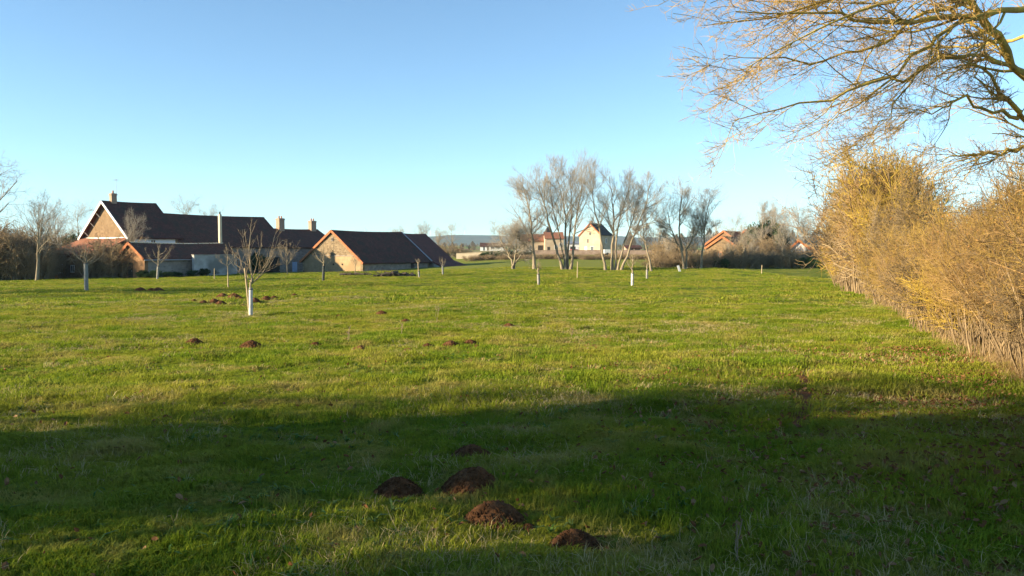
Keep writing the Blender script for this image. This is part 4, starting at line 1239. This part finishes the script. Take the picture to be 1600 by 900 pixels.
# ------------------------------------------------------------------ orchard saplings
def sapling(label, px, py, top, crown_w, seed, guard=None, guard_top=None, stake=None, trunk_w=.045, fork=.38, n1=9, n2=8, n3=4, twig_r=.006, post_only=False):
    b = hit(px, py); r = np.random.default_rng(seed)
    D = b.y; k = D / FPX
    h = (py - top) * k
    root = thing('fruit_sapling', label, 'sapling', b, 0, 'young fruit trees in the meadow')
    fk = h * fork
    lean = r.normal() * .04
    K = 8
    tl = np.stack([np.array([lean * f * fk + .012 * math.sin(f * 5 + seed), .01 * math.cos(f * 4), -.05 + f * (fk + .05)]) for f in np.linspace(0, 1, K)])[None]
    tr_ = np.linspace(trunk_w, trunk_w * .75, K)[None]
    # a leader with limbs leaving it at different heights and curving up
    n = n1; K2 = 9
    a = np.arange(n) * 2.4 + r.random(n) * .7
    cw = crown_w * k / 2
    pts = np.empty((n, K2, 3)); zb_ = fk * (.86 + .14 * r.random(n)) + (h - fk) * np.where(np.arange(n) < n * .55, r.random(n) * .10, r.random(n) * .45)
    lead = np.stack([np.array([lean * fk + .03 * math.sin(f * 7 + seed) * h / 3, .02 * math.cos(f * 6), fk - .02 + f * (h - fk) * .97]) for f in np.linspace(0, 1, K2)])
    ff = np.clip((zb_ - fk) / (h - fk), 0, 1) * (K2 - 1)
    base = np.stack([np.interp(ff, np.arange(K2), lead[:, i]) for i in range(3)], 1)
    base[:, 2] = zb_
    reach = cw * (.55 + .5 * r.random(n)) * (1 - .5 * ff / (K2 - 1)); rise = (h - zb_) * (.45 + .5 * r.random(n))
    for j, f in enumerate(np.linspace(0, 1, K2)):
        pts[:, j, 0] = base[:, 0] + np.cos(a) * reach * (1.35 * f - .35 * f * f)
        pts[:, j, 1] = base[:, 1] + np.sin(a) * reach * (1.35 * f - .35 * f * f)
        pts[:, j, 2] = base[:, 2] + rise * (.55 * f + .45 * f * f)
    pts[:, 1:] += np.cumsum(r.normal(size=(n, K2 - 1, 3)) * .018 * h / 3, axis=1)
    pts = np.concatenate([pts, lead[None]]); n += 1
    rad = (trunk_w * .36 * (.7 + .4 * r.random(n)))[:, None] * np.linspace(1, .2, K2)[None]
    rad[-1] = trunk_w * np.linspace(.75, .1, K2)
    rad = np.maximum(rad, twig_r)
    obj('trunk', tubes_mesh('trunk', [(tl, tr_, 8), (pts, rad, 5)], M['sapling_bark']), root)
    b1, q1 = grow(pts, rad, n2, .25, 1, (25, 60), .30, 5, .25, .09, .5, twig_r, .5, r=r, lmin=.15 * h / 3)
    b2, q2 = grow(b1, q1, n3, .2, 1, (20, 50), .5, 4, .2, .1, .8, twig_r * .8, .6, r=r, lmin=.1 * h / 3)
    obj('crown', tubes_mesh('crown', [(b1, q1, 3), (b2, q2, 3)], M['sapling_twig']), root)
    if guard:
        gh = (py - guard_top) * k
        gr = trunk_w * 1.45
        m = MB()
        for z0, z1 in zip(np.linspace(-.03, gh, 7)[:-1], np.linspace(-.03, gh, 7)[1:]):
            f0 = max(z0, 0) / fk; f1 = z1 / fk
            m.tube((lean * f0 * fk, 0, z0), (lean * f1 * fk, 0, z1 - .004), gr * 1.03, gr, 12)
        m.build('trunk_guard', guard, root)
        MB().tube((lean * gh * .97, 0, gh - .06), (lean * gh * .97, 0, gh - .02), gr * 1.1, gr * 1.1, 12).build('tie', 'tie', root)
    if stake:
        sx0, sx1, stop = stake
        MB().tube(((sx0 - px) * k, .13, -.1), ((sx1 - px) * k, .10, (py - stop) * k), .04, .036, 8).build('stake', 'stake', root)
    return root
sapling('young fruit tree with a white trunk guard and a slanting pale stake', 392, 494, 346, 92, 1, 'tube_white', 450, (388.5, 382.5, 419), .045, .36, 10, 6, 3, .0040)
sapling('young tree with a thick grey trunk guard in front of the farmhouse lean-to', 135, 457, 380, 60, 2, 'tube_grey', 412, None, .085, .58, 10, 6, 3, .006)
sapling('young tree with a bare pale trunk in front of the outbuilding', 246, 436, 380, 42, 3, 'tube_grey', 416, None, .085, .42, 9, 6, 3, .007)
sapling('thin young tree with its own pale stake in front of the yard wall', 357, 447, 382, 40, 4, None, None, (355, 356, 414), .04, .5, 8, 6, 3, .006)
sapling('bushy young tree in front of the cottage with the blue door', 449, 429, 377, 40, 5, None, None, None, .06, .3, 13, 7, 4, .007)
sapling('young tree with a dark trunk guard in front of the barn gable', 505, 439, 374, 36, 6, 'tube_dark', 413, None, .08, .42, 9, 6, 3, .006)
sapling('small young tree beside the corner of the barn gable', 555, 429, 396, 20, 7, None, None, None, .06, .4, 7, 6, 3, .008)
sapling('stubby pale young tree in front of the barn side wall', 655, 434, 404, 14, 8, 'tube_grey', 424, None, .065, .8, 5, 4, 3, .007)
sapling('young tree in front of the plum-coloured catslide roof', 692, 429, 402, 16, 9, 'tube_grey', 414, None, .07, .5, 7, 6, 3, .007)
sapling('young tree with a grey guard in front of the far single-trunked bare tree', 842, 443, 398, 18, 10, 'tube_grey', 421, None, .075, .55, 6, 6, 3, .007)
sapling('young tree with a white guard in front of the far leaning stems', 988, 446, 394, 24, 11, 'tube_white', 426, None, .07, .48, 7, 6, 3, .007)
sapling('low pollarded pale sapling near the small dark-stemmed tree', 1011, 436, 410, 8, 12, 'tube_grey', 420, None, .07, .85, 4, 3, 2, .006)
for px, py, top, lab in [(902, 434, 408, 'thin dark post standing in the grass before the fan of stems'), (1190, 427, 414, 'short pale post at the foot of the far shrubs'), (335, 437, 420, 'short post in front of the yard wall')]:
    b = hit(px, py); k_ = b.y / FPX
    t_ = thing('fence_post', lab, 'post', b); hh = (py - top) * k_
    m = MB(); m.tube((0, 0, -.1), (.03, 0, hh), .05, .045, 8); m.build('shaft', 'stake', t_)
    m = MB(); m.tube((.03, 0, hh), (.03, 0, hh + .04), .045, .01, 8); m.build('pointed_top', 'stake', t_)

# ------------------------------------------------------------------ molehills
def molehill_mesh(seed, nclod):
    r = np.random.default_rng(seed)
    na, nr = 44, 18
    a = np.arange(na) * 6.283 / na; f = np.linspace(0.02, 1, nr)
    A, F_ = np.meshgrid(a, f)
    wob = 1 + .14 * vnoise(np.cos(A) * 1.5 + seed, np.sin(A) * 1.5, seed) + .05 * vnoise(np.cos(A) * 4, np.sin(A) * 4 + seed, seed)
    X = np.cos(A) * F_ * wob * .5; Y = np.sin(A) * F_ * wob * .5
    H = .27 * np.clip(1 - F_ ** 1.7, 0, 1) - .04 * F_ ** 3
    H += (.035 * vnoise(X * 8, Y * 8, seed + 1) + .016 * vnoise(X * 22, Y * 22, seed + 2) + .008 * vnoise(X * 50, Y * 50, seed + 3)) * (1 - F_ ** 4)
    V = [np.stack([X, Y, H], -1).reshape(-1, 3)]
    idx = np.arange(na * nr).reshape(nr, na); nx = np.roll(idx, -1, 1)
    F = [np.stack([idx[:-1], nx[:-1], nx[1:], idx[1:]], -1).reshape(-1, 4)]
    base = na * nr
    # crumbs of soil
    q = r.random(nclod) ** .55; t = r.random(nclod) * 6.283
    cx, cy = np.cos(t) * q * .52, np.sin(t) * q * .52
    cz = .27 * np.clip(1 - q ** 1.7, 0, 1)
    cube = np.array([[x, y, z] for x in (-1, 1) for y in (-1, 1) for z in (-1, 1)], float)
    cf = np.array([[0, 1, 3, 2], [4, 6, 7, 5], [0, 4, 5, 1], [2, 3, 7, 6], [0, 2, 6, 4], [1, 5, 7, 3]])
    s = (.005 + .013 * r.random(nclod) ** 3)
    cv = cube[None] * s[:, None, None] * (.6 + .8 * r.random((nclod, 8, 1)))
    ang = r.random(nclod) * 6.283; c_, s2 = np.cos(ang), np.sin(ang)
    rx = cv[..., 0] * c_[:, None] - cv[..., 1] * s2[:, None]; ry = cv[..., 0] * s2[:, None] + cv[..., 1] * c_[:, None]
    rz_ = cv[..., 2] + rx * .4
    V.append((np.stack([rx, ry, rz_], -1) + np.stack([cx, cy, cz], -1)[:, None]).reshape(-1, 3))
    F.append((cf[None] + (base + np.arange(nclod) * 8)[:, None, None]).reshape(-1, 4))
    return raw_mesh('molehill', np.concatenate(V), np.concatenate(F), 4, M['soil'], False)
mh = [molehill_mesh(500 + i, 700) for i in range(4)]
hills_list = []
def mole(px, py, wpx, k, label, group=None, hs_=1.0):
    b = hit(px, py); w_ = wpx * b.y / FPX * (1.0 if py > 600 else 1.25)
    if py < 600: hs_ *= 1.35
    o = obj('molehill', mh[k % 4], None, (b.x, b.y, b.z - .012), random.uniform(0, 6.28), (w_ / .95, w_ / .95, w_ / .95 * hs_))
    tag(o, label, 'molehill', group); hills_list.append((b.x, b.y, w_ * .46))
mole(738, 757, 90, 0, 'largest molehill, half sunlit, in the middle of the group in the shade', None, 1.25)
mole(736, 711, 70, 1, 'sunlit molehill at the back of the group in the shade', None, 1.1)
mole(622, 762, 78, 2, 'molehill set apart on the lit side of the group in the shade', None, 1.2)
mole(772, 803, 98, 3, 'dark molehill fully in shadow, next to the largest one', None, 1.25)
mole(898, 840, 86, 1, 'dark molehill fully in shadow at the end of the group', None, 1.2)
mole(826, 812, 28, 2, 'tiny scrape of soil between the two dark molehills')
mole(653, 669, 26, 0, 'tiny molehill alone just inside the shadow edge')
mole(689, 688, 22, 3, 'small dark scrape of soil beside the sunlit molehill', None, .5)
g2 = 'row of small molehills across the sunny grass'
for i, (px, py, wd) in enumerate([(303, 533, 24), (392, 538, 30), (493, 535, 17), (563, 542, 28), (638, 544, 19), (668, 536, 16), (704, 536, 24), (735, 532, 18), (745, 538, 12), (596, 492, 17), (634, 501, 12), (530, 496, 10), (795, 508, 14), (757, 519, 8), (461, 537, 10)]):
    lab = {0: 'broad molehill at the thicket end of the sunny row', 1: 'broad molehill in the sunny row below the staked sapling', 3: 'flat molehill in the sunny row beside a thin dead weed',
           6: 'widest molehill among the close-set ones of the sunny row', 9: 'lone molehill behind the sunny row, near the tallest weed stalk', 12: 'low scrape of soil past the end of the sunny row'}.get(i, 'small reddish molehill in the row across the sunny grass')
    mole(px, py, wd, i, lab, g2, .8)
g3 = 'cluster of dark molehills behind the staked sapling'
for i, (px, py, wd) in enumerate([(348, 468, 18), (366, 469, 20), (335, 474, 14), (345, 476, 16), (318, 475, 10), (303, 473, 10), (398, 473, 14), (416, 469, 14), (428, 468, 12), (460, 465, 12), (380, 476, 8), (375, 471, 14)]):
    mole(px, py, wd, i, 'dark molehill in the cluster behind the staked sapling', g3, .95)
g4 = 'low molehills near the guarded young tree'
for i, (px, py, wd) in enumerate([(219, 455, 14), (237, 455, 12), (247, 455, 14)]):
    mole(px, py, wd, i, 'low dark molehill in front of the outbuilding, off by itself', g4, .8)
for i, (px, py, wd) in enumerate([(840, 551, 16), (848, 548, 10), (835, 552, 9)]):
    mole(px, py, wd, i, 'flat patch of turned soil in the open grass', 'turned soil patches', .35)

# ------------------------------------------------------------------ brush pile by the barn
def brush(label, px0, px1, py, hpx, n, seed):
    a = hit(px0, py); b = hit(px1, py); c = (a + b) / 2; c.z = gz(c.x, c.y)
    r = np.random.default_rng(seed); L = (b - a).length; h = hpx * c.y / FPX
    t_ = thing('brush_pile', label, 'brush pile', c)
    for i in range(n):
        f = (i + .5) / n - .5; top = h * (1 - (2 * f) ** 2) * r.uniform(.2, .95)
        x = f * L + r.normal() * .1; y = r.normal() * .35; l = r.uniform(.5, 1.1); an = r.random() * 6.28; rr = r.uniform(.06, .15)
        d = Vector((math.cos(an), math.sin(an), r.normal() * .15)) * l * .5; p0 = Vector((x, y, max(top, rr)))
        MB().tube(p0 - d, p0 + d, rr, rr * .85, 8).build('log', 'log', t_)
    k_ = 160
    p0 = np.stack([(r.random(k_) - .5) * L, r.normal(size=k_) * .4, r.random(k_) * h * .8], 1); d = unit(r.normal(size=(k_, 3)) * np.array([1, 1, .5]))
    p2 = p0 + d * (.3 + .6 * r.random((k_, 1))); p1 = (p0 + p2) / 2 + r.normal(size=(k_, 3)) * .05
    o = obj('sticks', tubes_mesh('sticks', [(np.stack([p0, p1, p2], 1), np.full((k_, 3), .014), 3)], M['log']), t_); o['kind'] = 'stuff'
brush('dark heap of old logs and brushwood in front of the barn side wall', 594, 642, 432, 8, 26, 5)
brush('low scatter of dead branches in front of the barn gable', 538, 574, 431, 3, 8, 6)

# ------------------------------------------------------------------ dead weed stalks
def weed(px, py, top, seed, lab):
    b = hit(px, py); r = np.random.default_rng(seed); h = (py - top) * b.y / FPX
    t_ = thing('dead_weed', lab, 'weed', b)
    n = 3 if py < 700 else 2; a = r.random(n) * 6.28
    pts = np.stack([np.stack([np.cos(a) * f * .10 * h, np.sin(a) * f * .1 * h, np.full(n, f * h) * (.7 + .3 * r.random(n))], 1) for f in np.linspace(0, 1, 6)], 1)
    pts[:, 1:] += r.normal(size=(n, 5, 3)) * .012
    rad = np.full((n, 6), .004)
    b1, q1 = grow(pts, rad, 5, .4, 1, (25, 60), .2, 3, .2, .1, .8, .004, .7, r=r)
    obj('stalk', tubes_mesh('stalk', [(pts, rad, 4)], M['sapling_twig']), t_)
    obj('seed_head', leaf_quads(np.concatenate([b1[:, -1], b1[:, 1]]), np.full(len(b1) * 2, .013), r, M['straw_dry'], 'seed_head'), t_)
    obj('side_stalks', tubes_mesh('side_stalks', [(b1, q1, 3)], M['sapling_twig']), t_)
weed(683, 502, 474, 1, 'tallest dead weed stalk with a pale seed head on the sunny grass')
weed(628, 520, 497, 2, 'dead weed stalk beside the row of small molehills')
weed(545, 530, 503, 3, 'thin dead weed stalk left of the staked-out molehill row')
weed(893, 522, 505, 4, 'short dead weed stalk in the open grass')
weed(1150, 873, 800, 5, 'long dry grass stalk standing in the deep shade')

# ------------------------------------------------------------------ grass, straw and fallen leaves (stuff)
def blade_mesh(name, seed, nb, h, spread, wd, mat, lean=.5):
    r = np.random.default_rng(seed)
    V = []; F = []
    for i in range(nb):
        a = r.random() * 6.283; b = math.sqrt(r.random()) * spread
        px_, py_ = math.cos(a) * b, math.sin(a) * b
        d = r.random() * 6.283; L = h * (.45 + .75 * r.random()); ln = lean * (.3 + r.random())
        dx, dy = math.cos(d), math.sin(d); wx, wy = -dy * wd / 2, dx * wd / 2
        m1 = (px_ + dx * L * ln * .35, py_ + dy * L * ln * .35, L * .55); tp = (px_ + dx * L * ln, py_ + dy * L * ln, L * (1 - .25 * ln))
        k = len(V)
        V += [(px_ - wx, py_ - wy, -.015), (px_ + wx, py_ + wy, -.015), (m1[0] + wx * .8, m1[1] + wy * .8, m1[2]), (m1[0] - wx * .8, m1[1] - wy * .8, m1[2]), tp]
        F += [(k, k + 1, k + 2, k + 3), (k + 3, k + 2, k + 4)]
    me = bpy.data.meshes.new(name); me.from_pydata(V, [], F); me.materials.append(M[mat]); me.update()
    return me

def scatter(name, label, P, rot, scl, src_mesh):
    src = bpy.data.objects.new(name + '_source', src_mesh)      # not linked: only its mesh is instanced
    me = bpy.data.meshes.new(name); n = len(P)
    me.vertices.add(n); me.vertices.foreach_set('co', np.ascontiguousarray(P, np.float32).ravel())
    a = me.attributes.new('rot', 'FLOAT_VECTOR', 'POINT'); a.data.foreach_set('vector', np.ascontiguousarray(rot, np.float32).ravel())
    a = me.attributes.new('scl', 'FLOAT', 'POINT'); a.data.foreach_set('value', np.ascontiguousarray(scl, np.float32))
    me.materials.append(src_mesh.materials[0])
    o = obj(name, me); o['kind'] = 'stuff'; o['label'] = label; o['category'] = 'grass' if 'grass' in name or 'straw' in name else 'leaves'
    ng = bpy.data.node_groups.new(name, 'GeometryNodeTree')
    ng.interface.new_socket('Geometry', in_out='INPUT', socket_type='NodeSocketGeometry')
    ng.interface.new_socket('Geometry', in_out='OUTPUT', socket_type='NodeSocketGeometry')
    gi = ng.nodes.new('NodeGroupInput'); go = ng.nodes.new('NodeGroupOutput')
    ip = ng.nodes.new('GeometryNodeInstanceOnPoints'); oi = ng.nodes.new('GeometryNodeObjectInfo'); oi.inputs[0].default_value = src
    ra = ng.nodes.new('GeometryNodeInputNamedAttribute'); ra.data_type = 'FLOAT_VECTOR'; ra.inputs[0].default_value = 'rot'
    sa = ng.nodes.new('GeometryNodeInputNamedAttribute'); sa.data_type = 'FLOAT'; sa.inputs[0].default_value = 'scl'
    er = ng.nodes.new('FunctionNodeEulerToRotation')
    ng.links.new(gi.outputs[0], ip.inputs['Points']); ng.links.new(oi.outputs['Geometry'], ip.inputs['Instance'])
    ng.links.new(ra.outputs[0], er.inputs[0]); ng.links.new(er.outputs[0], ip.inputs['Rotation'])
    ng.links.new(sa.outputs[0], ip.inputs['Scale']); ng.links.new(ip.outputs[0], go.inputs[0])
    md = o.modifiers.new('scatter', 'NODES'); md.node_group = ng
    return o

def field_points(n, r0, r1, seed, half=44, dens=None):
    r = np.random.default_rng(seed)
    rad = np.sqrt(r0 ** 2 + (r1 ** 2 - r0 ** 2) * r.random(n)); a = np.radians((r.random(n) * 2 - 1) * half)
    X = np.sin(a) * rad; Y = np.cos(a) * rad
    keep = np.ones(n, bool)
    for hx, hy, hr in hills_list:
        f_ = hr * (1.02 if hy < 9 else 1.25)
        keep &= (X - hx) ** 2 + (Y - hy + (0 if hy < 9 else hr * .5)) ** 2 > f_ ** 2
    # right of the hedge line nothing is sown
    hx = np.interp(Y, [v.y for v in lp], [v.x for v in lp])
    keep &= X < hx + 1.2
    # worn track beside the hedge
    tx = np.interp(Y, [8.3, 9.3, 13.5, 18], [3.0, 3.4, 5.0, 6.6])
    onpath = (np.abs(X - tx + .08 * vnoise(Y * 2, Y * 0, 4)) < .16) & (Y > 8) & (Y < 16)
    keep &= ~(onpath & (r.random(n) < .93))
    if dens is not None:
        keep &= r.random(n) < dens(X, Y)
    X, Y = X[keep], Y[keep]; m = len(X)
    P = np.stack([X, Y, hfull(X, Y)], 1)
    rot = np.stack([r.normal(size=m) * .12, r.normal(size=m) * .12, r.random(m) * 6.283], 1)
    return P, rot, r.random(m), r

def clump(X, Y):
    return .75 + .55 * vnoise(X / .9, Y / .9, 61) + .35 * vnoise(X / .33, Y / .33, 62)
t_a = blade_mesh('grass_tuft', 1, 15, .055, .05, .0058, 'grass', 1.0)
t_b = blade_mesh('grass_tuft', 2, 12, .105, .05, .006, 'grass', .8)
t_c = blade_mesh('grass_tuft', 3, 18, .075, .12, .011, 'grass', 1.0)
t_d = blade_mesh('grass_tuft', 4, 22, .10, .30, .03, 'grass', 1.0)
s_a = blade_mesh('straw_tuft', 5, 6, .085, .06, .0045, 'straw', 1.2)
s_c = blade_mesh('straw_tuft', 6, 10, .09, .14, .009, 'straw', 1.2)
P, ro, q, r = field_points(95000, 2.6, 12, 71)
scatter('short_grass', 'short meadow grass around the molehills', P, ro, (.6 + .7 * q) * np.clip(clump(P[:, 0], P[:, 1]), .45, 1.6), t_a)
P, ro, q, r = field_points(26000, 2.6, 13, 72, dens=lambda X, Y: np.clip(vnoise(X / .8, Y / .8, 63) * 1.6 + .1, 0.02, 1))
scatter('long_grass', 'longer grass tufts scattered through the near meadow', P, ro, .5 + .6 * q, t_b)
P, ro, q, r = field_points(180000, 11.5, 36, 73)
scatter('meadow_grass', 'sunlit meadow grass across the middle of the field', P, ro, (.55 + .75 * q) * np.clip(clump(P[:, 0] / 1.5, P[:, 1] / 1.5), .45, 1.6), t_c)
P, ro, q, r = field_points(130000, 35, 112, 74, half=40)
scatter('far_grass', 'meadow grass on the far half of the field', P, ro, (.55 + .7 * q) * np.clip(clump(P[:, 0] / 3, P[:, 1] / 3), .4, 1.6), t_d)
P, ro, q, r = field_points(22000, 2.6, 12, 75, dens=lambda X, Y: np.clip(vnoise(X / 1.1, Y / 1.1, 64) * 1.2 + .25, 0.05, 1))
scatter('straw', 'dry straw blades among the near grass', P, ro + np.array([.3, 0, 0]), .5 + .7 * q, s_a)
P, ro, q, r = field_points(60000, 9, 42, 76, dens=lambda X, Y: np.clip(vnoise(X / 2.5, Y / 2.5, 65) * 1.0 + .7 * vnoise(X / .7, Y / .7, 69) + .2, 0.03, 1))
scatter('straw_far', 'dry straw blades across the sunny grass', P, ro, .45 + .6 * q, s_c)

rs = blade_mesh('weed_rosette', 9, 9, .07, .01, .02, 'rosette', 2.2)
P, ro, q, r = field_points(2600, 2.6, 16, 77, dens=lambda X, Y: np.clip(vnoise(X / 1.3, Y / 1.3, 67) * 1.3 + .25, 0, 1))
P[:, 2] += .015
scatter('weed_rosettes', 'flat leafy weed rosettes growing low among the grass', P, ro, .35 + .5 * q, rs)
ts = blade_mesh('grass_tussock', 10, 30, .15, .09, .008, 'grass', .9)
P, ro, q, r = field_points(9000, 9, 34, 78, dens=lambda X, Y: np.clip(vnoise(X / 1.6, Y / 1.6, 68) * 1.5 + .1, 0, 1))
scatter('grass_tussocks', 'coarser grass tussocks standing up in the sunny meadow', P, ro, .6 + .8 * q, ts)

# dry stalks at the foot of the hedge
r = np.random.default_rng(80); n = 5500
yy = lp[0].y + (lp[-1].y - lp[0].y) * r.random(n) ** 1.8
hx = np.interp(yy, [v.y for v in lp], [v.x for v in lp]); xx = hx + np.abs(r.normal(size=n)) * .5 - .35 * r.random(n) ** 2 + .12 * vnoise(yy * 1.3, yy * 0, 8)
d_b = blade_mesh('straw_stalks', 7, 7, .36, .14, .006, 'straw_dry', .9)
P = np.stack([xx, yy, hfull(xx, yy)], 1)
scatter('hedge_straw', 'tall dry stalks along the foot of the hedge', P, np.stack([r.normal(size=n) * .15, r.normal(size=n) * .15, r.random(n) * 6.28], 1), .3 + .7 * r.random(n), d_b)

# fallen leaves, thickest towards the hedge and the tree
lv = bpy.data.meshes.new('fallen_leaf')
lv.from_pydata([(-.035, 0, .004), (-.012, -.02, .012), (.018, -.016, .010), (.036, 0, .002), (.018, .017, .013), (-.012, .02, .009), (0, 0, -.002)], [],
               [(0, 1, 6), (1, 2, 6), (2, 3, 6), (3, 4, 6), (4, 5, 6), (5, 0, 6)])
lv.materials.append(M['dead_leaf']); lv.update()
def leafden(X, Y):
    hx = np.interp(Y, [v.y for v in lp], [v.x for v in lp]); dist = hx - X
    tx = np.interp(Y, [8.3, 9.3, 13.5, 18], [3.0, 3.4, 5.0, 6.6])
    d = .95 * np.exp(-np.clip(dist, 0, None) / 1.7) * (Y < 17) + .025 + 1.0 * (np.abs(X - tx) < .22) * (Y > 8) * (Y < 15.5)
    d = d + .45 * sstep(X, .5, 4) * (.5 + vnoise(X / .6, Y / .6, 66)) * (1 - sstep(Y, 11, 18))
    return np.clip(d, 0, 1)
P, ro, q, r = field_points(75000, 2.6, 20, 81, dens=leafden)
P[:, 2] += .02 + .035 * r.random(len(P))
ro[:, :2] = r.normal(size=(len(P), 2)) * .6
scatter('fallen_leaves', 'dead brown leaves fallen over the grass near the hedge', P, ro, .4 + .55 * q, lv)

# worn earth track beside the hedge
ys_ = np.linspace(8.2, 15.6, 60); cxs = np.interp(ys_, [8.3, 9.3, 13.5, 18], [3.0, 3.4, 5.0, 6.6]) + .06 * vnoise(ys_ * 1.7, ys_ * 0, 15)
wv = (.13 + .07 * vnoise(ys_ * 3.1, ys_ * 0 + 3, 16)) * np.sin(np.linspace(.05, math.pi - .05, 60)) ** .5
V = []
for k_ in range(5):
    f = k_ / 2 - 1
    V.append(np.stack([cxs + f * wv, ys_, hfull(cxs + f * wv, ys_) + .012 - .01 * abs(f)], 1))
V = np.stack(V, 1).reshape(-1, 3); idx = np.arange(300).reshape(60, 5)
Fq = np.stack([idx[:-1, :-1], idx[:-1, 1:], idx[1:, 1:], idx[1:, :-1]], -1).reshape(-1, 4)
o = obj('track', raw_mesh('track', V, Fq, 4, M['soil'], True)); o['kind'] = 'structure'

# ------------------------------------------------------------------ haze
hz = MB().box(-9000, 9000, -150, 8600, -4, 330)
m, nt, out = new_mat('haze_air')
pv = N(nt, 'ShaderNodeVolumePrincipled'); pv.inputs['Color'].default_value = (.45, .74, 1.0, 1); pv.inputs['Density'].default_value = .00009
pv.inputs['Anisotropy'].default_value = 0.0
nt.links.new(pv.outputs[0], out.inputs['Volume'])
M['haze'] = m
ho_ = hz.build('haze', 'haze'); ho_['kind'] = 'stuff'; ho_['label'] = 'thin pale air haze over the whole valley'; ho_['category'] = 'haze'
print('scene done')
